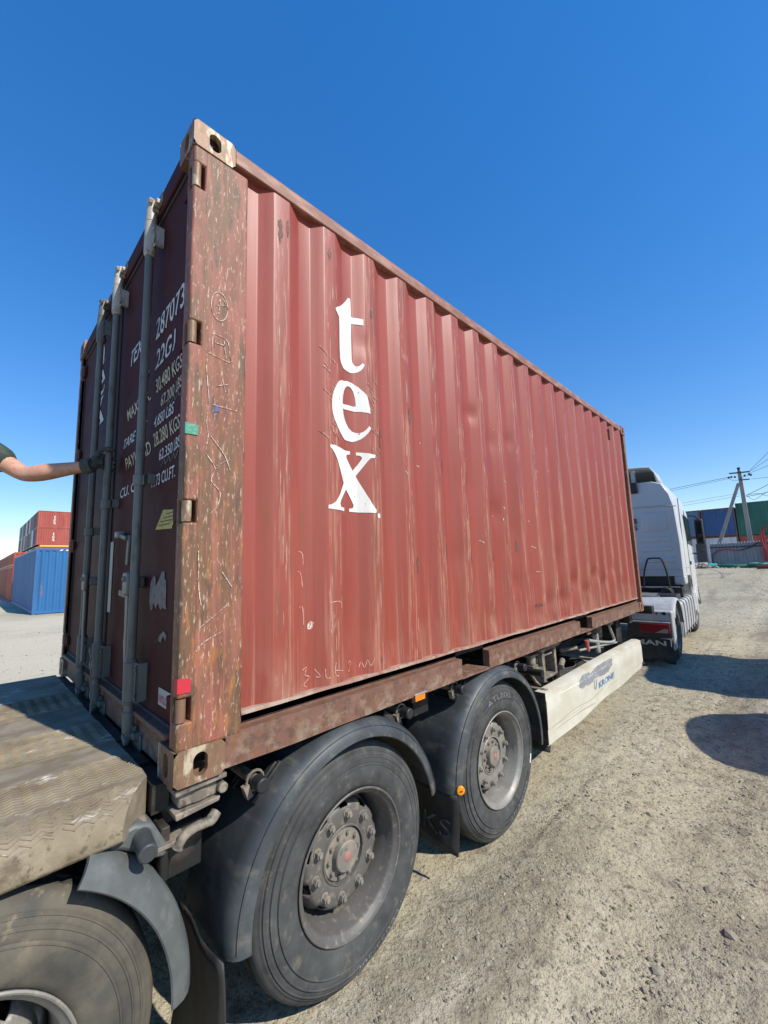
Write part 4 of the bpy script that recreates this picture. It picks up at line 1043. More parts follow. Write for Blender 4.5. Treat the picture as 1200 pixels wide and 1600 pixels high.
# saddle clamps (ribbed black pads) and stays
def clamp(g, y, ang, x0, x1):
    mb = MB()
    c, s = math.cos(ang*D2R), math.sin(ang*D2R)
    R = Matrix(((1, 0, 0), (0, -s, c), (0, c, s)))          # local y tangent, local z radial
    for xc in (x0, x1):
        mb.obox(mg_pt(y, ang, xc, .607), (.055, .17, .022), R).obox(mg_pt(y, ang, xc, .622), (.028, .15, .012), R)
    for k in range(4):
        mb.obox(mg_pt(y, ang-7+4.6*k, (x0+x1)/2, .609), (abs(x1-x0), .014, .014), R)
    obj('mudguard_clamp', mb, 'flap', g, bevel=.004)
def stay(g, y, ang, r, x0=-.6, cap=True):
    p = mg_pt(y, ang, 0, r)
    mb = MB().cyl((x0, p.y, p.z), (-.055, p.y, p.z), .021, n=16)
    obj('mudguard_stay', mb, 'grime', g, smooth=40)
    obj('stay_cap', MB().cyl((-.06, p.y, p.z), (-.004, p.y, p.z), .028, n=18), 'blackplastic', g, bevel=.006)
    mb = MB().tube([(-.075, p.y+.036*math.cos(t), p.z+.036*math.sin(t)) for t in [2*PI*i/14 for i in range(15)]], .0055, n=6)
    mb.obox((-.075, p.y-.034, p.z-.03), (.03, .024, .05), rot('X', 20))
    obj('stay_clip', mb, 'grime', g, smooth=50)
for g, y, angs in ((g2, WY[1], (133, 52)), (g3, WY[2], (127, 50))):
    clamp(g, y, 131 if y < 1 else 124, -.10, -.27)
    for a in angs: stay(g, y, a, .668)
    clamp(g, y, 55, -.10, -.27)
p = Vector((0, -.055, -.125))
obj('mudguard_stay', MB().cyl((-.5, -.06, -.10), (-.06, -.078, -.118), .034, n=16), 'grime', g1, smooth=40)
obj('stay_cap', MB().cyl((-.07, -.078, -.118), (.062, -.088, -.126), .0275, n=20), 'fender', g1, bevel=.005)
obj('stay_saddle', MB().prism([(-.185, -.125), (-.15, -.085), (-.10, -.075), (-.045, -.095), (-.005, -.17), (.0, -.215), (-.04, -.205), (-.09, -.165), (-.14, -.135)], 0, -.14, -.035), 'fenderpale', g1, bevel=.012)
# mud flaps
def flap(y0, x0, x1, z0, z1, skew, text=None):
    n = 10; rows = []
    for i in range(n+1):
        t = i/n; z = z1+(z0-z1)*t
        rows.append([(x0+(x1-x0)*k/8, y0+.02*math.sin(t*2.2)-.03*t*t+.008*math.sin(k*.9), z-(skew*(k/8) if i == n else skew*(k/8)*t)) for k in range(9)])
    o = obj('mud_flap', MB().grid(rows), 'flap', tr, smooth=60)
    s = o.modifiers.new('solid', 'SOLIDIFY'); s.thickness = .008
    if text:
        V, F = text2d(text, x0+.03, x1-.045, z0+.06, z0+.155)
        mb = conform(V, F, lambda a, b: (a, y0-.013+.02*math.sin((z1-b)/(z1-z0)*2.2)-.03*((z1-b)/(z1-z0))**2+.008*math.sin((a-x0)/(x1-x0)*7.2), b-.02), cuts0=[x0+(x1-x0)*k/8 for k in range(9)])
        obj('flap_lettering', mb, 'flaptext', o)
    return o
flap(1.53, -.37, .028, -.885, -.60, .03, 'RKS')
flap(.165, -.37, .028, -1.02, -.60, .03)
flap(.235 if False else 2.85, -.37, .0, -.80, -.62, .0)
# orange round reflector and amber marker
rf = MB().revx([(-.008, .024), (.002, .024), (.005, .021), (.006, .0001)], n=28)
obj('round_reflector', rf, 'reflector', tr, (.045, 1.553, -.575), smooth=40).rotation_euler = (0, 0, math.radians(-38))
obj('reflector_mark', MB().box(.0008, .0016, -.007, .007, -.003, .003), 'cabtext', tr, (.0515, 1.5485, -.575)).rotation_euler = (0, 0, math.radians(-38))
ml = obj('marker_lamp', MB().box(-.03, -.008, 1.225, 1.335, -.028, .022), 'blackplastic', tr, bevel=.004)
obj('lamp_lens', MB().box(-.008, .004, 1.238, 1.322, -.022, .010), 'amber', ml, bevel=.003)
obj('lamp_hood', MB().box(-.02, .008, 1.232, 1.332, .012, .018), 'pipe', ml, bevel=.002)
# twist lock and stacked plates below the rear corner
tw = MB()
tw.prism([(.010, -.012), (.19, -.012), (.19, -.028), (.012, -.034)], 0, -.22, -.012)
obj('twist_lock_plate', tw, 'grime', tr, bevel=.004)
tw = MB().box(-.22, -.035, .03, .165, -.085, -.035)
tw.cyl((-.09, .10, -.085), (-.09, .10, -.035), .062, n=24)
obj('twist_lock_body', tw, 'grime', tr, bevel=.008)
obj('twist_lock_plate', MB().prism([(.014, -.090), (.17, -.086), (.165, -.102), (.018, -.112)], 0, -.22, -.018), 'grime', tr, bevel=.004)
obj('twist_lock_collar', MB().cyl((-.06, .175, -.062), (-.012, .178, -.062), .018, n=14), 'grime', tr, bevel=.004)
lv = MB().tube(smoothpath([(-.02, .155, -.135), (-.012, .13, -.150), (-.014, .08, -.152), (-.02, .045, -.168), (-.026, .028, -.198)], 5), [.020]*6+[.016]*14+[.02], n=10)
obj('twist_lock_lever', lv, 'grime', tr, smooth=60)
obj('rear_cross_beam', MB().box(-2.42, -.05, -.018, .012, -.30, -.13), 'chassis', tr, bevel=.006)
obj('beam_edge_plate', MB().box(-.12, -.03, -.035, .06, -.190, -.176), 'grime', tr, bevel=.003)
# tread plate deck behind the container
DZ = .02
def deck_end(x): return -.040 if x < -.14 else -.040 - (.14+x)/.14*.105
def deck_plate(x0, x1, mt, z=DZ, bow=.0):
    mb = MB(); n = 12; rows = []
    ysd = [deck_end(x0), -.15, -.3, -.6, -1.0, -1.5, -1.88]
    mb.grid([[(x0+(x1-x0)*k/4, (y if i else deck_end(x0+(x1-x0)*k/4)), z+noise.noise((x0*3+k, y*2, 4))*.002) for k in range(5)] for i, y in enumerate(ysd)])
    mb.add([(x0,deck_end(x0),z),(x1,deck_end(x1),z),(x1,deck_end(x1),z-.02),(x0,deck_end(x0),z-.02)], [(0,1,2,3)])
    mb.add([(x0,deck_end(x0),z),(x0,-1.88,z),(x0,-1.88,z-.02),(x0,deck_end(x0),z-.02)], [(0,1,2,3)])
    mb.add([(x1,deck_end(x1),z),(x1,-1.88,z),(x1,-1.88,z-.02),(x1,deck_end(x1),z-.02)], [(0,1,2,3)])
    return obj('deck_plate', mb, mt, tr, smooth=30, fix=False)
def tread(plate, x0, x1, y0, y1, px=.021, py=.024, zf=None, seed=1):
    r = random.Random(seed); mb = MB()
    ny = int((y1-y0)/py); nx = int((x1-x0)/px)
    for i in range(nx):
        for j in range(ny):
            x = x0+px*(i+.5); y = y0+py*(j+.5)
            if y > deck_end(x)-.012: continue
            if r.random() < (.05 if zf is None else .12): continue
            z = (DZ if zf is None else zf(x)) ; sg = 1 if j % 2 else -1
            hy, hx, h = .0145, .0036, (.0036 if zf is None else .0026)*r.uniform(.6, 1.1)
            dx = sg*.0075
            zl = DZ if zf is None else zf(x-dx); zr = DZ if zf is None else zf(x+dx)
            nx_, nz_ = 0.0, 1.0
            if zf is not None:
                sl = (zf(x+.006)-zf(x-.006))/.012; q_ = math.hypot(1, sl); nx_, nz_ = -sl/q_, 1/q_
            zz_ = (lambda a: DZ) if zf is None else zf
            if zf is not None:
                k1, k2 = hx*nz_, hx*.4*nz_; dx *= nz_
                def pt(a, b, up): return (a+nx_*up, b, zz_(a)+nz_*up)
                v = [pt(x-dx-k1, y-hy, -.002), pt(x-dx+k1, y-hy, -.002), pt(x+dx+k1, y+hy, -.002), pt(x+dx-k1, y+hy, -.002), pt(x-dx-k2, y-hy*.85, h+.001), pt(x-dx+k2, y-hy*.85, h+.001), pt(x+dx+k2, y+hy*.85, h+.001), pt(x+dx-k2, y+hy*.85, h+.001)]
                mb.add(v, [(4,5,6,7),(0,1,5,4),(1,2,6,5),(2,3,7,6),(3,0,4,7)]); continue
            v = [(x-dx-hx, y-hy, zl), (x-dx+hx, y-hy, zl), (x+dx+hx, y+hy, zr), (x+dx-hx, y+hy, zr),
                 (x-dx-hx*.4, y-hy*.85, zl+h), (x-dx+hx*.4, y-hy*.85, zl+h), (x+dx+hx*.4, y+hy*.85, zr+h), (x+dx-hx*.4, y+hy*.85, zr+h)]
            mb.add(v, [(4,5,6,7),(0,1,5,4),(1,2,6,5),(2,3,7,6),(3,0,4,7)])
    obj('tread_pattern', mb, 'deck', plate, fix=False, kind='stuff')
dp = deck_plate(-.418, -.135, 'deck')
tread(dp, -.41, -.14, -1.85, -.04)
# rolled edge of the deck
edge = [(-.135, DZ), (-.10, .0187), (-.07, .0135), (-.045, .003), (-.025, -.013), (-.011, -.034), (-.003, -.058), (0, -.084), (-.006, -.096), (-.02, -.10)]
def edge_z(x):
    for (a, b), (c, d) in zip(edge, edge[1:]):
        if a <= x <= c: return b+(d-b)*(x-a)/(c-a)
    return -.05
rows = []
for y in [None]+[-.17-.03*i for i in range(58)]:
    rr = []
    for (x, z) in edge:
        yy = deck_end(x) if y is None else y
        d = noise.noise((yy*5, x*9, 3))*.004*(1 if z < 0 else 0)
        rr.append((x+d*.5, yy, z+noise.noise((yy*8, x*6, 6))*.0010))
    rows.append(rr)
eo = obj('deck_edge', MB().grid(rows), 'deckedge', tr, smooth=60, fix=False)
er = rows[0]; obj('edge_end', MB().add([(x, y, z-.0005) for x, y, z in er]+[(-.135, er[0][1], -.10)], [tuple(range(len(er)+1))]), 'deckwood', eo, fix=False)
tread(eo, -.130, -.020, -1.8, -.06, px=.0135, zf=edge_z, seed=3)
d2 = deck_plate(-.585, -.424, 'deckwood', DZ-.003)
d3 = deck_plate(-.934, -.592, 'deck'); tread(d3, -.93, -.60, -1.85, -.04, seed=2)
d4 = deck_plate(-1.283, -.944, 'deckwood', DZ-.006)
d5 = deck_plate(-1.652, -1.293, 'deck'); tread(d5, -1.648, -1.30, -1.2, -.04, seed=5)
d6 = deck_plate(-2.30, -1.664, 'deck', DZ-.002)
obj('deck_frame', MB().box(-2.29, -.15, -1.87, -.06, -.09, -.012), 'chassis', tr)
obj('deck_frame', MB().box(-2.36, -.10, -.036, .02, -.10, -.008), 'chassis', tr)
for i, (x0, x1) in enumerate(((-1.9, -1.27), (-1.24, -.62), (-.60, -.30))):
    obj('end_plate', MB().box(x0, x1, -.034, .010, -.004, .002), 'deck' if i == 3 else 'chassis', tr, bevel=.002)
cab_ = MB().tube(smoothpath([(-.35, -.03, .008), (-.25, -.05, .006), (-.20, -.035, .0), (-.17, -.02, -.06), (-.165, .0, -.2)], 5), .007, n=6)
obj('cable', cab_, 'hose', tr, smooth=60)
# side guard (cream) with its end plate
sg_rows = []
ny = 40
for i in range(ny+1):
    y = 2.775+(5.62-2.775)*i/ny
    w = .010*math.sin(y*2.1)+noise.noise((y*1.3, 2, 0))*.012
    zb = -.715-.012*math.sin(y*3)+(.035*ss(3.3, 4.2, y))
    zt = -.325+.006*math.sin(y*1.7)
    if i == ny: zb += .03
    rr = [(-.07, y, zt), (.0, y, zt), (.028+w*.3, y, zt-.012), (.030+w*.4, y, -.385), (.034+w*.5, y, -.392), (.036+w*.8, y, -.48), (.036+w, y, -.60), (.024+w, y, -.612), (.026+w*1.4, y, zb), (-.01, y, zb)]
    sg_rows.append(rr)
sg = obj('side_guard', MB().grid(sg_rows), 'skirt', tr, smooth=28, fix=False)
def sg_x(y, z):
    w = .010*math.sin(y*2.1)+noise.noise((y*1.3, 2, 0))*.012
    pts = [(-.337, .028+w*.3), (-.385, .030+w*.4), (-.392, .034+w*.5), (-.48, .036+w*.8), (-.60, .036+w), (-.612, .024+w)]
    for (za, xa), (zb2, xb) in zip(pts, pts[1:]):
        if zb2 <= z <= za: return xa+(xb-xa)*(z-za)/(zb2-za)
    return .036+w
obj('guard_end_plate', MB().box(-.075, .027, 2.768, 2.774, -.715, -.325), 'chassis', sg)
def sgdecal(name, V, F, mt, off):
    obj(name, conform(V, F, lambda a, b: (sg_x(a, b)+off, a, b), cuts0=[2.775+(5.62-2.775)*i/ny for i in range(1, ny)], cuts1=[-.385, -.392, -.48, -.60]), mt, sg)
rg = random.Random(9)
pp = [(3.442, -0.425), (3.466, -0.385), (3.531, -0.355), (3.678, -0.350), (3.824, -0.365), (3.896, -0.345), (4.029, -0.340), (4.207, -0.338), (4.387, -0.342), (4.452, -0.368), (4.396, -0.416), (4.273, -0.449), (4.06, -0.451), (3.899, -0.434), (3.802, -0.44), (3.736, -0.457), (3.592, -0.441), (3.504, -0.449)]
V, F = shape2d([[(a+rg.uniform(-.012, .012), b+rg.uniform(-.006, .006)) for a, b in smoothpath(pp+[pp[0]], 4)[:-1]]])
sgdecal('overpainted_patch', V, F, 'greypatch', .0016)
V, F = text2d('KRONE', 3.92, 4.43, -.545, -.487, bold=.03); V = [(a+(b+.575)*.25, b) for a, b in V]
sgdecal('guard_lettering', V, F, 'bluetext', .0022)
V, F = ribbon2d([smoothpath([(3.82, -.445), (3.81, -.50), (3.83, -.525), (3.87, -.50)], 4), smoothpath([(3.88, -.445), (3.86, -.52)], 4)], .014)
sgdecal('guard_lettering', V, F, 'bluetext', .002)
V, F = ribbon2d([smoothpath([(2.9, -.60), (3.3, -.57), (3.7, -.585), (4.2, -.56)], 5), smoothpath([(2.95, -.63), (3.4, -.62), (3.8, -.64)], 5)], .004)
sgdecal('scratch_marks', V, F, 'scratch', .002)
# fittings seen between the container and the side guard
st = MB()
st.box(-.20, -.10, 3.02, 3.36, -.06, -.045).box(-.20, -.10, 3.05, 3.10, -.33, -.06).box(-.20, -.10, 3.30, 3.34, -.30, -.06).box(-.20, -.10, 3.10, 3.30, -.31, -.285).box(-.19, -.12, 3.10, 3.30, -.125, -.105)
obj('support_bracket', st, 'grime', tr, bevel=.006)
obj('bracket_head', MB().prism([(3.0, -.05), (3.18, -.03), (3.42, -.025), (3.46, -.045), (3.40, -.06), (3.05, -.07)], 0, -.22, -.09), 'grime', tr, bevel=.006)
st = MB().box(-.20, -.11, 2.86, 3.0, -.09, -.07).cyl((-.15, 2.93, -.16), (-.15, 2.93, -.08), .04, n=14).box(-.19, -.11, 2.88, 2.98, -.23, -.16).cyl((-.16, 2.94, -.20), (-.08, 3.0, -.20), .02, n=10).tube([(-.15, 2.9, -.23), (-.13, 2.95, -.30), (-.12, 3.0, -.34)], .014, n=8)
obj('spring_brake_valve', st, 'grime', tr, bevel=.004)
obj('guard_arm', MB().cyl((-.5, 2.86, -.19), (-.02, 2.86, -.20), .028, n=14), 'chassis', tr, smooth=40)
obj('guard_arm', MB().box(-.5, .0, 2.86, 2.90, -.345, -.325), 'grime', tr, bevel=.004)
obj('guard_arm', MB().box(-.5, .0, 5.3, 5.34, -.345, -.325), 'chassis', tr, bevel=.004)
hp = MB().tube(smoothpath([(-.15, 4.30, -.155), (-.15, 4.36, -.17), (-.15, 4.7, -.235), (-.15, 5.05, -.29), (-.15, 5.18, -.285), (-.15, 5.16, -.24), (-.15, 5.06, -.12), (-.15, 5.04, -.05)], 6), .017, n=10)
obj('crank_handle', hp, 'pipe', tr, smooth=60)
obj('crank_grip', MB().cyl((-.15, 4.27, -.27), (-.15, 4.25, -.15), .024, n=12), 'redpipe', tr, bevel=.006)
obj('landing_gear_shaft', MB().cyl((-.16, 4.05, -.225), (-.16, 5.3, -.33), .012, n=8).cyl((-.16, 4.60, -.33), (-.16, 4.58, -.12), .028, n=12).cyl((-.16, 4.59, -.33), (-.16, 4.585, -.27), .036, n=12), 'pipe', tr, smooth=40)
obj('landing_gear_box', MB().box(-.24, -.12, 5.0, 5.12, -.085, .0), 'grime', tr, bevel=.008)
obj('landing_leg', MB().box(-.40, -.22, 5.55, 5.75, -.80, -.05), 'chassis', tr, bevel=.008)
for p0_, p1_, r_ in (((-.22, 3.75, -.28), (-.16, 3.55, -.30), .028), ((-.30, 3.9, -.22), (-.18, 4.05, -.20), .022), ((-.25, 3.5, -.25), (-.25, 3.62, -.21), .03)):
    obj('air_fitting', MB().cyl(p0_, p1_, r_, n=10), 'grime', tr, bevel=.004)
obj('air_tank', MB().cyl((-.55, 2.95, -.30), (-.55, 3.7, -.30), .13, n=24), 'chassis', tr, bevel=.03)
hs = MB()
for i in range(4):
    hs.tube(smoothpath([(-.3-.05*i, 2.7, -.12), (-.26-.04*i, 3.2, -.2-.03*i), (-.3, 3.7, -.15), (-.4, 4.4, -.2-.03*i), (-.38, 5.2, -.12)], 6), .011, n=6)
obj('air_hose', hs, 'hose', tr, smooth=60)
obj('red_tag', MB().box(-.06, -.045, 4.02, 4.12, -.055, .0), 'rail', tr, bevel=.004)
obj('valve_block', MB().box(-.30, -.20, 3.45, 3.62, -.42, -.30).cyl((-.2, 3.5, -.36), (-.17, 3.5, -.36), .03, n=12), 'blackplastic', tr, bevel=.006)

# ------------------------------------------------------------------ tractor unit
tc = thing('tractor_unit', 'white tractor unit coupled to the front of the loaded trailer', 'truck', (-1.2, 7.6, G))
CXm = -1.21
def mir(x): return 2*CXm-x
tf = MB()
for s in (-.78, -1.64): tf.box(s-.04, s+.04, 7.5, 12.0, -.36, -.10)
tf.box(-1.7, -.72, 7.8, 8.9, -.10, -.06).cyl((CXm, 8.35, -.06), (CXm, 8.35, .0), .45, n=32)
obj('chassis_frame', tf, 'chassis', tc, bevel=.006)
AY, AZ, FY = 8.36, -.585, 11.95
def simple_wheel(x, y, rev=False):
    s = -1 if rev else 1
    w = obj('wheel', MB().revx([(s*a, r*1.0) for a, r in rim_prof], n=40), 'rim', tc, (x, y, AZ), smooth=35)
    obj('tyre', MB().revx([(s*a, r) for a, r in tyre_prof]+[(s*a, r) for a, r in tread_prof]+[(s*a, r) for a, r in inner_prof], n=56), 'rubber', w, (x, y, AZ), smooth=40)
    obj('hub', MB().revx([(-s*.17, .246), (-s*.10, .22), (-s*.09, .12), (-s*.03, .10), (-s*.02, .0001)], n=28), 'hub', w, (x, y, AZ), smooth=35)
simple_wheel(-.02, AY); simple_wheel(mir(-.02), AY, True); simple_wheel(-.06, FY); simple_wheel(mir(-.06), FY, True)
# rear mudguards: dome over the wheel, flat rear face, lamp, flap
for sgn in (1, -1):
    X = (lambda x: x) if sgn > 0 else mir
    def bx(mb, x0, x1, *r): return mb.box(min(X(x0), X(x1)), max(X(x0), X(x1)), *r)
    prof_ = [(-.62, .565), (-.04, .580), (.0, .574), (.022, .556), (.026, .535), (.022, .525), (.015, .545), (-.02, .562), (-.62, .553)]
    g = obj('mudguard', MB().revx([(x if sgn > 0 else 2*CXm-x, r) for x, r in prof_], (0, AY, AZ), 8*D2R, 150*D2R, n=30, closed=True), 'cabgrey', tc, smooth=40)
    mb = MB(); bx(mb, -.60, .012, 7.62, 7.80, -.355, -.18); bx(mb, -.02, .022, 7.60, 7.84, -.80, -.19)
    obj('rear_panel', mb, 'cabgrey', g, bevel=.02, seg=3)
    for (px, pz, w_, h_) in ((-.30, -.215, .05, .012), (-.20, -.22, .02, .018), (-.09, -.218, .04, .024), (-.12, -.215, .02, .012)):
        mb = MB(); bx(mb, px-w_/2, px+w_/2, 7.612, 7.622, pz-h_, pz+h_); obj('slot', mb, 'hole', g)
    mb = MB(); bx(mb, -.62, -.02, 7.575, 7.62, -.375, -.352); obj('lamp_shelf', mb, 'cabgrey', g, bevel=.006)
    mb = MB(); bx(mb, -.64, -.02, 7.58, 7.66, -.62, -.36); bx(mb, -.60, -.06, 7.60, 7.66, -.66, -.60)
    lb = obj('lamp_carrier', mb, 'blackplastic', g, bevel=.01)
    mb = MB(); bx(mb, -.455, -.025, 7.555, 7.585, -.535, -.385); tl = obj('tail_lamp', mb, 'lampred', g, bevel=.012, seg=3)
    mb = MB().add([(X(-.24), 7.5535, -.528), (X(-.055), 7.5535, -.528), (X(-.045), 7.5535, -.46), (X(-.10), 7.5535, -.455), (X(-.18), 7.5535, -.50)], [(0,1,2,3,4)])
    obj('reversing_lens', mb, 'lampwhite', tl)
    rows = [[(X(-.64+.64*k/6), 7.60+.015*math.sin(i*.6), -.60-.42*i/5+(0 if i < 5 else (.07 if k == 4 else 0))) for k in range(7)] for i in range(6)]
    fl_ = obj('mud_flap', MB().grid(rows), 'flap', g, smooth=50)
    so = fl_.modifiers.new('solid', 'SOLIDIFY'); so.thickness = .01
    V, F = text2d('MAN', min(X(-.56), X(-.10)), max(X(-.56), X(-.10)), -.735, -.655, bold=.03)
    obj('flap_lettering', MB().add([(a, 7.577, b) for a, b in V], F), 'pipe', fl_)
    mb = MB().tube([(X(-.17), 7.575, -.62), (X(-.035), 7.575, -.62), (X(-.035), 7.575, -.74)], .006, n=6); obj('flap_bracket', mb, 'cabgrey', fl_)
# cab body: outline sections along y
sec = [(1.0*0, .30), (.0, 1.02), (-.035, 1.80), (-.10, 2.10), (-.22, 2.33), (-.40, 2.40)]
def section(y, dx=0.0, dz=0.0, zb=None, ztop=0):
    R_ = []
    for i, (x, z) in enumerate(sec):
        zz = z + dz*(z-.3)/2.1
        if zb is not None and i == 0: zz = zb
        R_.append((x-dx, y, zz))
    L_ = [(mir(x), y, z) for x, y, z in R_[::-1]]
    return R_ + [(CXm, y, R_[-1][2]+.03)] + L_
stn = [(10.10, .03, -.01, None), (10.13, .008, 0, None), (10.22, .0, 0, None), (11.0, .0, .0, None), (11.35, 0, -.02, -.05), (12.15, .0, -.06, -.35), (12.45, .02, -.16, -.40), (12.55, .06, -.28, -.42)]
secs = [section(*a) for a in stn]
cb = MB().grid(secs)
n_ = len(secs[0])
cb.add(secs[0], [tuple(range(n_))]); cb.add(secs[-1], [tuple(range(n_-1, -1, -1))])
for a, b in zip(secs, secs[1:]): cb.add([a[0], b[0], b[-1], a[-1]], [(0,1,2,3)])
cabo = obj('cab', cb, 'cabwhite', tc, smooth=40)
# rear wall pressings
def pressed(x0, x1, z0, z1, d=.018, name='rear_wall_panel'):
    mb = MB(); y = 10.10
    e = min(.03, (z1-z0)*.4)
    mb.add([(x0,y+.01,z0),(x1,y+.01,z0),(x1,y+.01,z1),(x0,y+.01,z1),(x0+e,y-d,z0+e),(x1-e,y-d,z0+e),(x1-e,y-d,z1-e*.5),(x0+e,y-d,z1-e*.5)],
           [(4,5,6,7),(0,1,5,4),(1,2,6,5),(2,3,7,6),(3,0,4,7)])
    return obj(name, mb, 'cabwhite', cabo, bevel=.008)
for s in (0, 1):
    for (x0, x1, z0, z1) in [(-.70, -.20, 1.27, 1.70), (-.74, -.16, 1.03, 1.16), (-.76, -.14, .82, .94), (-.72, -.12, .58, .72)]:
        if s: x0, x1 = mir(x1), mir(x0)
        pressed(x0, x1, z0, z1)
pressed(-1.45, -.85, 1.25, 1.72) if False else None; pressed(-1.40, -1.0, .98, 1.10); pressed(-1.42, -.98, .78, .88)
obj('roof_seam', MB().tube([(x, 10.092, z) for x, z in [(-.012, 1.80), (-.3, 1.83), (CXm, 1.85), (mir(-.3), 1.83), (mir(-.012), 1.80)]], .010, n=6), 'cabgrey', cabo)
obj('lower_seam', MB().box(mir(-.03), -.03, 10.088, 10.10, .435, .450), 'cabgrey', cabo)
obj('vent_slot', MB().box(-1.06, -.90, 10.076, 10.10, 1.18, 1.225), 'blackplastic', cabo, bevel=.004)
V, F = text2d('T78B', -1.12, -.76, 1.47, 1.60, bold=.015); V2, F2 = text2d('RUS', -1.06, -.77, 1.33, 1.44, bold=.015)
obj('cab_lettering', MB().add([(a, 10.078, b) for a, b in V], F).add([(a, 10.078, b) for a, b in V2], F2), 'cabtext', cabo)
# lower rear shadow recess and engine tunnel
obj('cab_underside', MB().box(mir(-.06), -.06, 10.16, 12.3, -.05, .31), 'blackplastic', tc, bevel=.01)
obj('rear_corner_trim', MB().box(-.20, -.002, 10.105, 10.5, .12, .31), 'cabwhite', cabo, bevel=.03)
# roof deflector, open at the back
rows = []
for (y, zt, xi) in ((10.14, 2.74, .42), (10.6, 2.70, .40), (11.2, 2.56, .42), (11.8, 2.36, .46)):
    rows.append([(-xi+.10, y, 2.37), (-xi+.06, y, 2.37+(zt-2.37)*.6), (-xi-.02, y, zt-.02), (-xi-.20, y, zt), (CXm, y, zt+.04), (mir(-xi-.20), y, zt), (mir(-xi-.02), y, zt-.02), (mir(-xi+.06), y, 2.37+(zt-2.37)*.6), (mir(-xi+.10), y, 2.37)])
sp = obj('roof_deflector', MB().grid(rows), 'cabwhite', tc, smooth=50)
so = sp.modifiers.new('solid', 'SOLIDIFY'); so.thickness = .03; so.offset = 1
obj('deflector_strut', MB().box(-.80, -.72, 10.12, 10.2, 2.40, 2.70), 'cabgrey', sp, bevel=.005)
obj('work_lamp', MB().box(-.82, -.68, 10.04, 10.14, 2.17, 2.42), 'blackplastic', sp, bevel=.012)
# side: window, door outline, handle, mirror
for s in (1, -1):
    X = (lambda x: x) if s > 0 else mir
    def bx(mb, x0, x1, *r): return mb.box(min(X(x0), X(x1)), max(X(x0), X(x1)), *r)
    mb = MB().add([(X(.006), 11.2, 1.02), (X(.006), 12.2, .95), (X(-.01), 12.15, 1.62), (X(-.012), 11.2, 1.70)], [(0,1,2,3)])
    obj('side_window', mb, 'glass', cabo)
    mb = MB(); bx(mb, .0, .008, 11.13, 11.15, -.05, 1.78); bx(mb, .0, .012, 11.14, 11.17, .98, 1.72); obj('door_gap', mb, 'blackplastic', cabo)
    mb = MB(); bx(mb, .0, .018, 11.25, 11.42, .52, .60); obj('door_handle', mb, 'blackplastic', cabo, bevel=.008)
    mb = MB(); bx(mb, .10, .27, 12.05, 12.17, .98, 1.62)
    mo = obj('wing_mirror', mb, 'blackplastic', tc, bevel=.04, seg=4)
    mb = MB(); bx(mb, .12, .25, 12.035, 12.048, 1.24, 1.56); obj('mirror_glass', mb, 'glass', mo, bevel=.01)
    mb = MB(); bx(mb, .12, .25, 12.035, 12.048, 1.02, 1.18); obj('mirror_glass', mb, 'glass', mo, bevel=.01)
    mb = MB().tube([(X(-.02), 12.2, 1.72), (X(.12), 12.12, 1.70), (X(.22), 12.1, 1.60)], .022, n=8).tube([(X(-.02), 12.2, .78), (X(.15), 12.12, .76), (X(.22), 12.1, .86)], .022, n=8)
    obj('mirror_arm', mb, 'blackplastic', mo, smooth=50)
    # ribbed side fairing with tank behind
    mb = MB(); bx(mb, -.5, -.02, 8.98, 11.25, -.80, -.16); sf = obj('side_fairing', mb, 'cabwhite', tc, bevel=.06, seg=4)
    for i in range(6):
        y = 9.02+i*.40
        rr_ = [(X(-.42), y+.06, -.145), (X(-.16), y+.03, -.135), (X(-.05), y, -.155), (X(-.006), y, -.22), (X(.0), y, -.50), (X(-.004), y, -.80)]
        mb = MB().tube(smoothpath(rr_, 5), .012, n=8); obj('fairing_rib', mb, 'cabgrey', sf, smooth=60)
    mb = MB(); bx(mb, -.35, .0, 11.25, 11.45, -.55, .28); bx(mb, -.30, .03, 11.40, 11.6, -.62, -.1); obj('step_panel', mb, 'cabwhite', tc, bevel=.04)
    prof_ = [(-.45, .60), (-.03, .615), (.0, .60), (.008, .57), (-.45, .585)]
    obj('front_mudguard', MB().revx([(x if s > 0 else 2*CXm-x, r) for x, r in prof_], (0, FY, AZ), 10*D2R, 175*D2R, n=24, closed=True), 'cabwhite', tc, smooth=40)
# catwalk, coil hoses and hoop behind the cab
cw = MB()
for i in range(26): cw.box(mir(-.35), -.35, 9.0+.035*i, 9.02+.035*i, -.075, -.045)
cw.box(mir(-.33), -.33, 8.97, 9.0, -.09, -.03)
obj('catwalk', cw, 'pipe', tc)
obj('rear_crossbeam', MB().box(mir(-.10), -.10, 9.95, 10.08, .015, .075).box(-.40, -.06, 9.93, 10.1, -.14, .075), 'chassis', tc, bevel=.01)
obj('beam_edge', MB().box(mir(-.10), -.10, 9.935, 9.952, .06, .085), 'pipe', tc, bevel=.004)
obj('grab_hoop', MB().tube(smoothpath([(-.745, 9.9, .05), (-.70, 9.9, .40), (-.62, 9.9, .655), (-.56, 9.9, .69), (-.41, 9.9, .69), (-.355, 9.9, .655), (-.295, 9.9, .40), (-.265, 9.9, .05)], 6), .018, n=10), 'hose', tc, smooth=60)
obj('air_intake', MB().box(-1.35, -.92, 9.9, 10.09, .0, .62), 'blackplastic', tc, bevel=.05)
obj('hose_coupling', MB().cyl((-.86, 9.3, -.02), (-.70, 9.32, -.01), .035, n=12).cyl((-.72, 9.32, -.03), (-.72, 9.32, .03), .028, n=10), 'teal', tc, bevel=.005)
mb = MB()
for q in range(3): mb.tube(smoothpath([(-1.2-.1*q, 9.9, .5), (-1.15-.1*q, 9.5, .1), (-.95, 9.0, .02), (-1.0, 8.5, .0)], 8), .012, n=6)
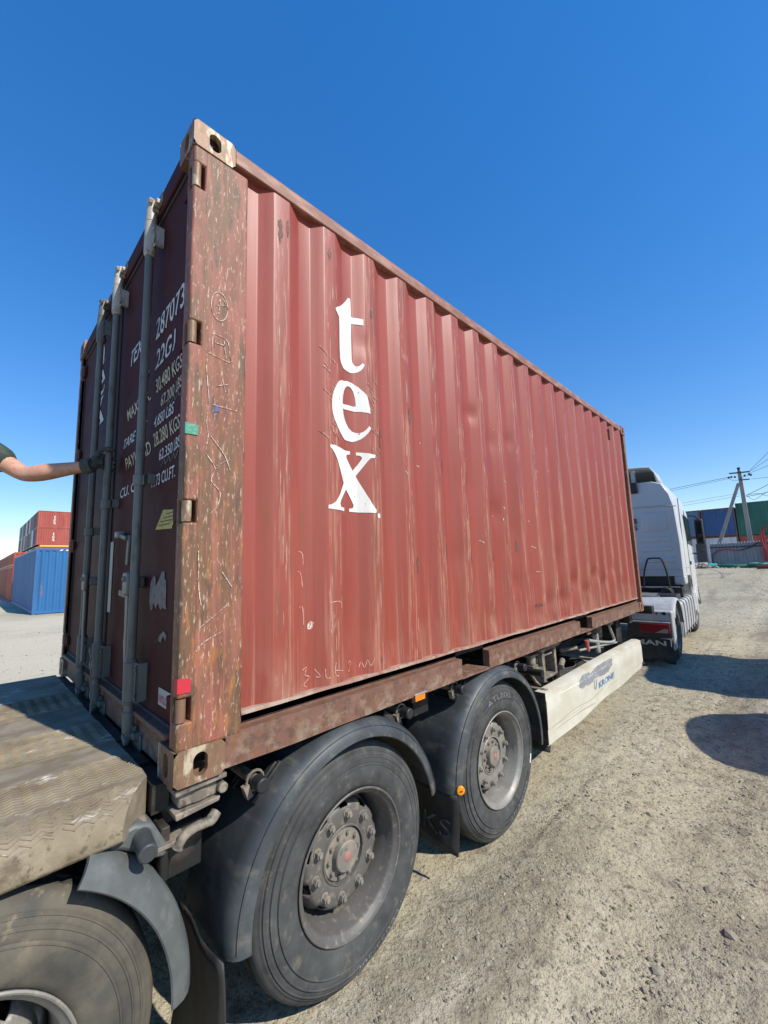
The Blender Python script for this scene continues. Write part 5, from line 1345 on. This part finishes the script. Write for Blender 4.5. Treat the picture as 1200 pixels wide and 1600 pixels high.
obj('air_hose', mb, 'hosered', tc, smooth=60)
# extra fittings behind the cab
for q, (mm_, xx_) in enumerate((('hosered', -.98), ('hose', -1.12), ('hose', -1.28))):
    hp_ = [(xx_+.05*math.cos(t_*1.0), 9.86-.012*t_*.9, .42-.018*t_+.05*math.sin(t_)) for t_ in [i*.5 for i in range(60)]]
    obj('coil_hose', MB().tube(hp_, .010, n=6), mm_, tc, smooth=60)
obj('side_seam', MB().box(-.016, .004, 10.42, 10.436, .34, 2.0), 'cabgrey', cabo)
obj('side_seam', MB().box(-.004, .007, 10.30, 11.14, .46, .475), 'cabgrey', cabo)
obj('battery_box', MB().box(-.40, -.06, 9.05, 9.55, -.13, -.02), 'blackplastic', tc, bevel=.02)
obj('air_tank', MB().cyl((-.30, 9.62, -.02), (-.30, 9.92, -.02), .10, n=20), 'chassis', tc, bevel=.02)
obj('exhaust_stack', MB().cyl((-1.9, 9.95, .0), (-1.9, 9.95, 1.9), .07, n=16), 'pipe', tc, bevel=.01)
tc.rotation_euler = (0, 0, math.radians(3.0))
dup_thing(tc, (3.95, 12.25, G), math.radians(183), 'second white tractor unit added out of view at right to cast a shadow band')  # unseen copy, added to throw the shadow band across the ground

# an added tank, unseen at right, sized to cast the round ground shadow
wt = thing('unseen_shadow_tank', 'grey round tank added right of the trailer, out of view, to cast a shadow', 'tank', (3.42, 5.52, G))
rows = [(0.001, 1.86), (.3, 1.90), (.86, 1.96), (.95, 1.88), (.95, .18), (.88, .12), (.001, .12)]
mb = MB(); n = 40
v = [(3.42+r*math.cos(2*PI*i/n), 5.52+r*math.sin(2*PI*i/n), G+z) for r, z in rows for i in range(n)]
f = [(k*n+i, k*n+(i+1) % n, (k+1)*n+(i+1) % n, (k+1)*n+i) for k in range(len(rows)-1) for i in range(n)]
obj('tank_shell', mb.add(v, f), 'tank', wt, smooth=40)
obj('tank_stand', MB().box(2.9, 4.1, 4.8, 6.1, G-.05, G+.119), 'chassis', wt, bevel=.01)

# ------------------------------------------------------------------ person reaching for a lock bar
H = Vector((-1.165, -.048, 1.355))          # grip on the second bar
EL = Vector((-1.37, -.350, 1.275)); WR = Vector((-1.150, -.112, 1.318)); SH = Vector((-1.58, -.62, 1.50))
def lerp(a, b, t): return a+(b-a)*t
hip = Vector((-1.90, -.96, .97)); chest = Vector((-1.84, -.84, 1.34)); neck = Vector((-1.81, -.80, 1.54)); head = Vector((-1.76, -.74, 1.70))
LS = Vector((-2.08, -.96, 1.48))
pts = [hip, lerp(hip, chest, .5), chest, lerp(chest, neck, .7), neck+Vector((0, 0, .03)), head, head+Vector((.03, .03, .10)),
       lerp(chest, SH, .6)+Vector((0, 0, .05)), SH, lerp(SH, EL, .35), lerp(SH, EL, .75), EL, lerp(EL, WR, .25), lerp(EL, WR, .6), WR, lerp(WR, H, .3),
       LS, LS+Vector((-.06, -.03, -.27)), LS+Vector((.0, .12, -.50)),
       hip+Vector((.09, .05, -.08)), hip+Vector((.12, .10, -.45)), hip+Vector((.12, .06, -.86)), hip+Vector((.16, .15, -.91)),
       hip+Vector((-.09, -.05, -.08)), hip+Vector((-.13, -.02, -.45)), hip+Vector((-.14, -.08, -.86)), hip+Vector((-.09, .03, -.91))]
edg = [(0,1),(1,2),(2,3),(3,4),(4,5),(5,6),(2,7),(7,8),(8,9),(9,10),(10,11),(11,12),(12,13),(13,14),(14,15),(2,16),(16,17),(17,18),(0,19),(19,20),(20,21),(21,22),(0,23),(23,24),(24,25),(25,26)]
rad = [.15,.145,.155,.10,.062,.095,.07,.075,.068,.060,.051,.045,.051,.041,.030,.029,.07,.05,.038,.095,.068,.05,.045,.095,.068,.05,.045]
per = skin('person', pts, edg, rad, 'skin')
tag(per, 'person in dark green T-shirt and work glove reaching out to the grey lock bars', 'person')
shp = [hip+Vector((0,0,-.08)), lerp(hip, chest, .5), chest, lerp(chest, neck, .75), lerp(chest, SH, .6)+Vector((0, 0, .05)), SH, lerp(SH, EL, .45), lerp(SH, EL, .80), LS, lerp(LS, LS+Vector((-.06, -.03, -.27)), .7)]
skin('t_shirt', shp, [(0,1),(1,2),(2,3),(2,4),(4,5),(5,6),(6,7),(2,8),(8,9)], [.172,.162,.172,.10,.092,.088,.082,.080,.088,.07], 'shirt', per)
skin('trousers', [hip+Vector((0,0,.06)), hip] + [p for p in pts[19:22]] + [p for p in pts[23:26]], [(0,1),(1,2),(2,3),(3,4),(1,5),(5,6),(6,7)], [.16,.168,.11,.082,.07,.11,.082,.07], 'trouser', per)
skin('boot', [pts[21]+Vector((0,0,.02)), pts[21]+Vector((0,0,-.045)), pts[22]], [(0,1),(1,2)], [.06,.06,.048], 'boot', per)
skin('boot', [pts[25]+Vector((0,0,.02)), pts[25]+Vector((0,0,-.045)), pts[26]], [(0,1),(1,2)], [.06,.06,.048], 'boot', per)
skin('hair', [head+Vector((-.02,-.02,.05)), head+Vector((.01,.01,.115)), head+Vector((-.05,-.05,.0))], [(0,1),(0,2)], [.10,.085,.075], 'hair', per)
# gloved hand closed round the bar: palm, four fingers, thumb
bar = Vector((-1.138, BY, 1.355))
gp = [lerp(EL, WR, .93), WR, lerp(WR, H, .5), H+Vector((.005, -.005, 0))]
ge = [(0,1),(1,2),(2,3)]; gr = [.038,.036,.034,(.030)]
for i in range(4):
    z = bar.z+.040-.024*i; R0 = .034
    fp = []
    for a in (235, 190, 135, 80, 30):
        t = a*D2R; fp.append(Vector((bar.x+R0*math.cos(t)*-1 if False else bar.x+R0*math.cos(t), bar.y+R0*math.sin(t), z-.006*len(fp))))
    o = len(gp); gp += fp[: (5 if i in (1, 2) else 4)]
    n_ = len(gp)-o
    ge += [(3, o)] + [(o+k, o+k+1) for k in range(n_-1)]; gr += [.0115, .011, .0105, .010, .0095][:n_]
o = len(gp)
gp += [lerp(WR, H, .55)+Vector((.012, -.004, .030)), bar+Vector((.020, -.040, .062)), bar+Vector((.040, -.008, .066)), bar+Vector((.030, .022, .062))]
ge += [(2, o), (o, o+1), (o+1, o+2), (o+2, o+3)]; gr += [.017, .013, .012, .010]
skin('work_glove', gp, ge, gr, 'glove', per)
ax_ = (WR-EL).normalized()
obj('glove_cuff', MB().tube([WR-ax_*.016, WR+ax_*.0, WR+ax_*.03], [.042, .043, .038], n=20), 'glove', per, smooth=60)

# ------------------------------------------------------------------ containers in the yard
def yard_container(loc, rz, L, Wd, Hh, m, label, group, letters=None, plain_roof=True, frame_m=None):
    """corrugated box, its long axis along local Y, origin at the middle of its base"""
    t = thing('shipping_container', label, 'shipping container', loc, group)
    def P(x, y, z): return (loc[0]+x, loc[1]+y, loc[2]+z)
    hw, hl = Wd/2, L/2; d = .045
    def wave(a, b, n):
        p = []; pt = (b-a)/n
        for i in range(n):
            s = a+pt*i; p += [(s, d), (s+pt*.25, d), (s+pt*.5, 0), (s+pt*.75, 0)]
        p.append((b, d)); return p
    nside = max(8, int(round(L/.28))); nend = 9
    for s in (1, -1):
        o = obj('side_wall', MB().grid([[P(s*(hw-.012-q), y, z) for y, q in wave(-hl+.12, hl-.12, nside)] for z in (.16, Hh-.06)]), m, t)
        if letters and s == letters[1]:
            for lp in ([LT], [LE, LEH], [LX]):
                V, F = shape2d([[(-(hl-1.5)*1+(a-.5)*1.05 if s > 0 else 0, .55+(b-1.0)*1.05) for a, b in q] for q in lp])
                obj('side_lettering', MB().add([P(s*(hw-.008), a, b) for a, b in V], F), 'white', o)
        obj('end_wall', MB().grid([[P(x, s*(hl-.014-q*.8), z) for x, q in wave(-hw+.10, hw-.10, nend)] for z in (.16, Hh-.06)]), m, t)
    rf = [[P(-hw+.03, y, Hh-.02-q*.5), P(hw-.03, y, Hh-.02-q*.5)] for y, q in wave(-hl+.1, hl-.1, nside)]
    obj('roof', MB().grid(rf), m, t)
    fm = frame_m or m
    fr = MB()
    for sx in (1, -1):
        for sy in (1, -1):
            x0, x1 = sorted((sx*hw, sx*(hw-.10))); y0, y1 = sorted((sy*hl, sy*(hl-.12)))
            a = P(x0, y0, .0); b = P(x1, y1, Hh); fr.box(a[0], b[0], a[1], b[1], a[2], b[2])
        x0, x1 = sorted((sx*hw*.999, sx*(hw-.06)))
        for z0, z1 in ((.03, .16), (Hh-.08, Hh-.005)):
            a = P(x0, -hl+.125, z0); b = P(x1, hl-.125, z1); fr.box(a[0], b[0], a[1], b[1], a[2], b[2])
    for sy in (1, -1):
        y0, y1 = sorted((sy*hl*.999, sy*(hl-.07)))
        for z0, z1 in ((.03, .16), (Hh-.11, Hh-.005)):
            a = P(-hw+.105, y0, z0); b = P(hw-.105, y1, z1); fr.box(a[0], b[0], a[1], b[1], a[2], b[2])
    obj('frame', fr, fm, t)
    fb = P(0, 0, 0); obj('floor', MB().box(fb[0]-hw+.11, fb[0]+hw-.11, fb[1]-hl+.13, fb[1]+hl-.13, fb[2]+.10, fb[2]+.15), 'chassis', t)
    t.rotation_euler = (0, 0, rz)
    return t
mb_blue = cmat('blue_container_paint', (.025, .125, .30)); m_tex = cmat('red_container_paint', (.34, .075, .055)); m_or = cmat('orange_red_container_paint', (.36, .06, .035))
m_maroon = cmat('maroon_container_paint', (.24, .05, .04))
m_teal = cmat('teal_grey_paint', (.11, .17, .17)); m_gr = cmat('pale_grey_paint', (.40, .43, .42)); m_br = cmat('brown_paint', (.16, .06, .05)); m_nv = cmat('navy_paint', (.04, .06, .14))
m_b2 = cmat('deep_blue_paint', (.030, .085, .22)); m_b3 = cmat('blue_grey_paint', (.08, .16, .26)); m_gn = cmat('dark_green_paint', (.02, .12, .085)); m_wh = cmat('white_container_paint', (.55, .56, .55))
gl = 'containers stacked in the yard at left'
# rotated so that the long axis runs along X
bl = yard_container((-22.2-6.1, 1.55+1.22, -.95), PI/2, 12.19, 2.44, 2.91, mb_blue, 'bright blue long container standing on the dirt at left, end wall in the sun', gl)
V = []
mb = MB()
for i in range(4):
    y = 2.35+.22*i; mb.add([(-22.196, y, 1.83), (-22.196, y+.10, 1.83), (-22.196, y+.15, 1.90), (-22.196, y+.05, 1.90)], [(0,1,2,3)])
# end-rail marks: built in the frame of the turned container
c_ = Vector((-28.3, 2.77, 0)); mb.v = [(c_.x + (p[1]-c_.y), c_.y - (p[0]-c_.x) , p[2]) for p in mb.v]
obj('rail_marking', mb, 'white', bl)
yard_container((-37.6, 2.15, -1.09), 0, 2.44, 2.44, 2.75, m_or, 'lower orange-red container behind the blue one, at the left edge of the photo', gl) if False else None
yard_container((-36.0-3.03, 1.61+1.22, -1.15), PI/2, 6.06, 2.44, 2.59, m_or, 'lower orange-red container behind the blue one at left, half in its shadow', gl)
for k_, (zq, hq, lq) in enumerate(((-1.15, 2.59, 'maroon container farthest back at the left edge, standing behind the orange-red one'), (1.44, .96, 'half-height maroon container on top of the farthest one at the left edge'))):
    yard_container((-42.2-6.1, 1.61+1.22, zq), PI/2, 12.19, 2.44, hq, m_maroon, lq, gl)
yard_container((-36.0-3.03, 1.61+1.22, 1.44), PI/2, 6.06, 2.44, .96, m_or, 'low half-height red container lying on top of the orange-red container at left', gl)
tx0, ty0 = -74.0, 6.0
cols_ = [m_tex, m_gr, m_nv, m_wh, m_br, m_teal, m_gr, m_nv, m_wh, m_teal, m_br, m_teal]
cn = ['red', 'pale grey', 'navy', 'white', 'brown', 'teal grey', 'pale grey', 'navy', 'white', 'teal grey', 'brown', 'teal grey']
ordn = ['first', 'second', 'third', 'fourth', 'fifth', 'sixth', 'seventh', 'eighth', 'ninth', 'tenth', 'eleventh', 'twelfth']
for i in range(12):
    x = tx0-1.22-2.55*i
    for (tier, z, hh) in ((0, -.95, 2.90), (1, 1.95, 2.90), (2, 5.12, 2.45), (3, 7.57, 2.45)):
        if tier < 2 and i > 3: pass
        mm = cols_[(i+3*tier) % 12] if i else m_tex
        nm = cn[(i+3*tier) % 12] if i else 'red'
        lv_ = ['bottom', 'second', 'third', 'top'][tier]
        if i == 0 and tier > 1: lab = ('topmost' if tier == 3 else 'lower') + ' of the two red tex containers high up behind the blue container at left'
        else: lab = f'{nm} container, {ordn[i]} from the red stack in the far row at left, {lv_} tier'
        yard_container((x, ty0+3.03, z), 0, 6.06, 2.44, hh, mm, lab, 'containers of the far stacked row at left', letters=(1, 1) if (i == 0 and tier > 1) else None)
yf = thing('lifting_frame', 'yellow beam lying below the red tex containers in the far stack', 'beam', (tx0-1.22, ty0+3.03, 4.85))
obj('beam', MB().box(tx0-2.4, tx0-.02, ty0+.4, ty0+5.6, 4.87, 5.10), mat('yellow_paint', (.65, .42, .08), .5), yf)

# right background: containers, fence, gate, pole, wires, hoses
gr_ = 'containers stacked behind the sheet fence'
yb = 48.0
for (x0, m1, lab1, m2, lab2) in [(-6.84, m_b3, 'blue-grey upper container behind the truck mirror', m_wh, 'dirty white lower container half hidden by the truck mirror'),
                                 (-4.33, m_b2, 'deep blue upper container between the blue-grey and the green one', m_wh, 'white lower container below the deep blue one'),
                                 (-1.80, m_gn, 'dark green upper container behind the leaning pole strut', m_tex, 'red lower container below the dark green one'),
                                 (.72, m_gn, 'green upper container at the right edge, past the pole', m_wh, 'white lower container at the right edge behind the fence')]:
    yard_container((x0+1.22, yb+3.03, -.22), 0, 6.06, 2.44, 2.59, m2, lab2, gr_, frame_m=m_br)
    yard_container((x0+1.22, yb+3.03, 2.38), 0, 6.06, 2.44, 2.59+(.3 if m1 is m_gn else 0), m1, lab1, gr_, frame_m=m_br if m1 is not m_gn else None)
FYY = 37.5
def sheet_fence(x0, x1, z0, z1, m, label, name='sheet_fence'):
    zg = gbase((x0+x1)/2, FYY)
    t = thing(name, label, 'fence', ((x0+x1)/2, FYY, z0))
    n = int((x1-x0)/.19)
    for i in range(n):
        a = x0+(x1-x0)*i/n; b = x0+(x1-x0)*(i+1)/n; w_ = (b-a)
        dz = random.uniform(-.015, .02)
        rr_ = [[(a, FYY, z), (a+w_*.25, FYY, z), (a+w_*.4, FYY+.04, z), (a+w_*.75, FYY+.04, z), (a+w_*.9, FYY, z), (b-.004, FYY, z)] for z in (z0, z1+dz)]
        obj('sheet', MB().grid(rr_), m, t)
    obj('rail', MB().box(x0, x1, FYY-.06, FYY-.01, z1-.30, z1-.22), 'gate', t)
    obj('rail', MB().box(x0, x1, FYY-.06, FYY-.01, z0+.05, z0+.12), 'gate', t)
    return t
f1 = sheet_fence(-2.78, .04, -.32, 1.50, 'fencegrey', 'grey corrugated sheet fence panel between the dark gate and the red post')
mb = MB()
for i in range(18):
    x = -2.72+i*.155; mb.box(x, x+.05, FYY-.012, FYY+.045, 1.495, 1.60)
obj('fence_tip', mb, 'white', f1, kind='stuff')
f2 = sheet_fence(.30, 3.2, -.25, 1.65, 'fencegrey', 'grey corrugated sheet fence panel right of the red post, at the edge of the photo')
gt = thing('gate_leaf', 'dark brown sheet gate leaf standing between the truck and the grey fence', 'gate', (-3.2, FYY-.3, -.35))
obj('gate_sheet', MB().box(-3.52, -3.0, FYY-.5, FYY-.46, -.32, 1.52), 'gate', gt, bevel=.01)
obj('gate_frame', MB().box(-3.54, -3.48, FYY-.46, FYY-.40, -.36, 1.55).box(-3.02, -2.95, FYY-.46, FYY-.40, -.36, 1.55).box(-3.48, -3.02, FYY-.46, FYY-.40, 1.45, 1.55), 'gate', gt, bevel=.01)
rp = thing('red_post', 'red steel post with slanting red tube beside the grey fence', 'post', (.17, FYY-.1, -.3))
obj('post', MB().box(.08, .22, FYY-.2, FYY-.06, -.4, 2.35), 'fencered', rp, bevel=.01)
obj('tube', MB().tube(smoothpath([(.15, FYY-.25, 1.0), (.05, FYY-.28, 1.8), (.2, FYY-.3, 2.3), (.9, FYY-.3, 2.7)], 5), .06, n=8), 'fencered', rp, smooth=60)
hz = MB().tube(smoothpath([(-2.72, FYY-.12, .7), (-2.3, FYY-.14, 1.0), (-1.9, FYY-.14, 1.08), (-1.5, FYY-.14, 1.02), (-1.15, FYY-.14, .98)], 6), .035, n=8).tube(smoothpath([(-2.72, FYY-.12, .7), (-2.7, FYY-.12, .2), (-2.5, FYY-.14, -.25)], 6), .035, n=8)
tag(obj('hanging_hose', hz, 'hosered', None, smooth=60), 'dark red hose hanging in a bow across the grey fence', 'hose')
hz = MB().tube(smoothpath([(-1.15, FYY-.16, .98), (-.9, FYY-.16, 1.05), (-.5, FYY-.14, 1.2), (-.2, FYY-.14, 1.42), (.1, FYY-.22, 1.45)], 6), .035, n=8)
tag(obj('hanging_hose', hz, 'hose', None, smooth=60), 'black hose hanging across the grey fence up to the red post', 'hose')
def ground_hose(path, r, m, label, lift=1.0):
    P = smoothpath([(x, y, 0) for x, y in path], 6)
    o = obj('hose', MB().tube([(x, y, gbase(x, y)+r*lift+.02*math.sin(x*3)) for x, y, _ in P], r, n=8), m, None, smooth=60)
    tag(o, label, 'hose')
for i, (pa, m, lab) in enumerate([([(-2.2, 34.0), (-1.3, 33.6), (-.4, 33.8), (.6, 33.5), (1.8, 33.9)], 'hosegreen', 'long green hose lying nearest in front of the grey fence'),
                       ([(-1.9, 35.0), (-.9, 34.9), (.2, 35.1), (1.0, 34.7), (2.0, 35.0)], 'hosegreen', 'second green hose lying closer to the grey fence'),
                       ([(-.1, 32.2), (.5, 32.0), (1.2, 32.3), (2.2, 32.0)], 'hosered', 'dark red hose lying on the dirt in front of the green hoses')]):
    ground_hose(pa, .10, m, lab)
ring_ = [(-.05+.5*math.cos(t), 34.2+.9*math.sin(t)) for t in [2*PI*i/10 for i in range(11)]]
ground_hose(ring_, .09, 'hosegreen', 'coiled loop of green hose lying on the dirt by the fence', 2.2)
tag(obj('hose_end', MB().cyl((-2.55, 33.9, gbase(-2.4, 33.9)+.14), (-2.15, 34.0, gbase(-2.2, 34)+.14), .15, n=14), 'teal', None, bevel=.02), 'pale teal end of the green hose lying beside the rubble', 'hose')
# rubble heap
rb = random.Random(31); mb = MB()
for i in range(260):
    t = rb.gauss(0, .9); x = -3.0+t; y = 34.2+rb.gauss(0, .6); s = rb.uniform(.03, .13)
    z = gbase(x, y)+max(0, .34-.3*abs(t)**1.2)*rb.random()
    mb.add([(x+q.x*s*rb.uniform(.8,1.6), y+q.y*s*rb.uniform(.8,1.4), z+q.z*s*rb.uniform(.5,1)) for q in ico_v], ico_f)
o = obj('rubble_heap', mb, 'rock', None, kind='stuff')
# power pole with strut
PX0, PYY = -.64, 39.5
pp_ = thing('power_pole', 'concrete power pole with a leaning strut, crossarms and wires behind the grey fence', 'utility pole', (-.55, PYY, -.4))
def taper(p0, p1, w0, w1):
    p0 = Vector(p0); p1 = Vector(p1); v = []
    for p, w in ((p0, w0), (p1, w1)):
        v += [p+Vector((-w, -w*.7, 0)), p+Vector((w, -w*.7, 0)), p+Vector((w, w*.7, 0)), p+Vector((-w, w*.7, 0))]
    return MB().add(v, [(3,2,1,0),(4,5,6,7),(0,1,5,4),(1,2,6,5),(2,3,7,6),(3,0,4,7)])
obj('shaft', taper((-.60, PYY, -.6), (-.70, PYY, 6.85), .155, .105), 'pole', pp_)
obj('strut', taper((-2.75, PYY-.1, .6), (-.82, PYY-.1, 5.95), .12, .10), 'pole', pp_)
obj('crossarm', MB().obox((-.70, PYY-.12, 6.72), (1.15, .09, .09), rot('Y', 3.0)), 'gate', pp_)
obj('crossarm', MB().obox((-.45, PYY-.12, 6.15), (.55, .08, .08), rot('Y', 3.0)), 'gate', pp_)
obj('pole_cap', MB().box(-.78, -.66, PYY-.05, PYY+.05, 6.85, 6.98).box(-.80, -.62, PYY-.1, PYY+.02, 6.98, 7.12), 'gate', pp_)
ins = MB()
for x, z in ((-1.35, 6.44), (-1.2, 6.46), (-1.0, 6.42), (-.45, 6.44), (-.2, 6.5), (-.1, 6.42)): ins.cyl((x, PYY-.15, z-.06), (x+.05, PYY-.15, z+.07), .06, n=8)
obj('insulator', ins, 'gate', pp_)
jm = MB()
jm.tube(smoothpath([(-1.35, PYY-.15, 6.4), (-1.0, PYY-.15, 6.15), (-.6, PYY-.15, 6.3), (-.15, PYY-.15, 6.45)], 6), .012, n=5).tube(smoothpath([(-.5, PYY-.15, 5.0), (-.1, PYY-.2, 4.6), (.4, PYY-.2, 4.9), (.9, PYY-.2, 5.2)], 6), .014, n=5).tube(smoothpath([(-.5, PYY-.15, 5.0), (.2, PYY-.2, 5.0), (.7, PYY-.2, 4.75), (1.4, PYY-.2, 4.9)], 6), .014, n=5)
obj('jumper_wire', jm, 'wire', pp_, smooth=60)
def wire(a, b, sag, r, label):
    a = Vector(a); b = Vector(b); P = []
    for i in range(25):
        t = i/24; p = lerp(a, b, t); p.z -= sag*4*t*(1-t); P.append(p)
    tag(obj('overhead_wire', MB().tube(P, r, n=5), 'wire', None, smooth=60), label, 'wire', 'overhead wires at the power pole')
wire((-1.35, PYY, 6.5), (-60, 62, 8.5), 1.1, .016, 'upper overhead wire running left from the power pole behind the truck cab')
wire((-1.3, PYY, 6.4), (-60, 63, 8.2), 1.2, .012, 'second overhead wire running left just below the upper one')
wire((-.85, PYY, 5.2), (-60, 66, 5.8), .6, .010, 'thin low wire running left from the middle of the pole')
wire((-.85, PYY, 5.0), (-60, 67, 5.3), .6, .010, 'lowest thin wire running left from the middle of the pole')
wire((-.15, PYY, 6.75), (7.5, 26, 13.5), .5, .013, 'steepest wire rising to the right from the crossarm')
wire((-.15, PYY, 6.7), (7.5, 27, 11.3), .5, .013, 'second wire rising to the right from the crossarm')
wire((-.15, PYY, 6.6), (8, 29, 9.5), .5, .013, 'third wire rising to the right from the crossarm')
wire((-.1, PYY, 6.15), (24, 44, 7.2), .3, .013, 'level wire running right from the lower crossarm')
wire((-.5, PYY, 5.0), (7.5, 27, 9.2), .6, .018, 'slack cable rising right from the middle of the pole')
wire((-.5, PYY, 4.9), (7.5, 28, 7.8), .9, .018, 'slackest cable rising right from the middle of the pole')
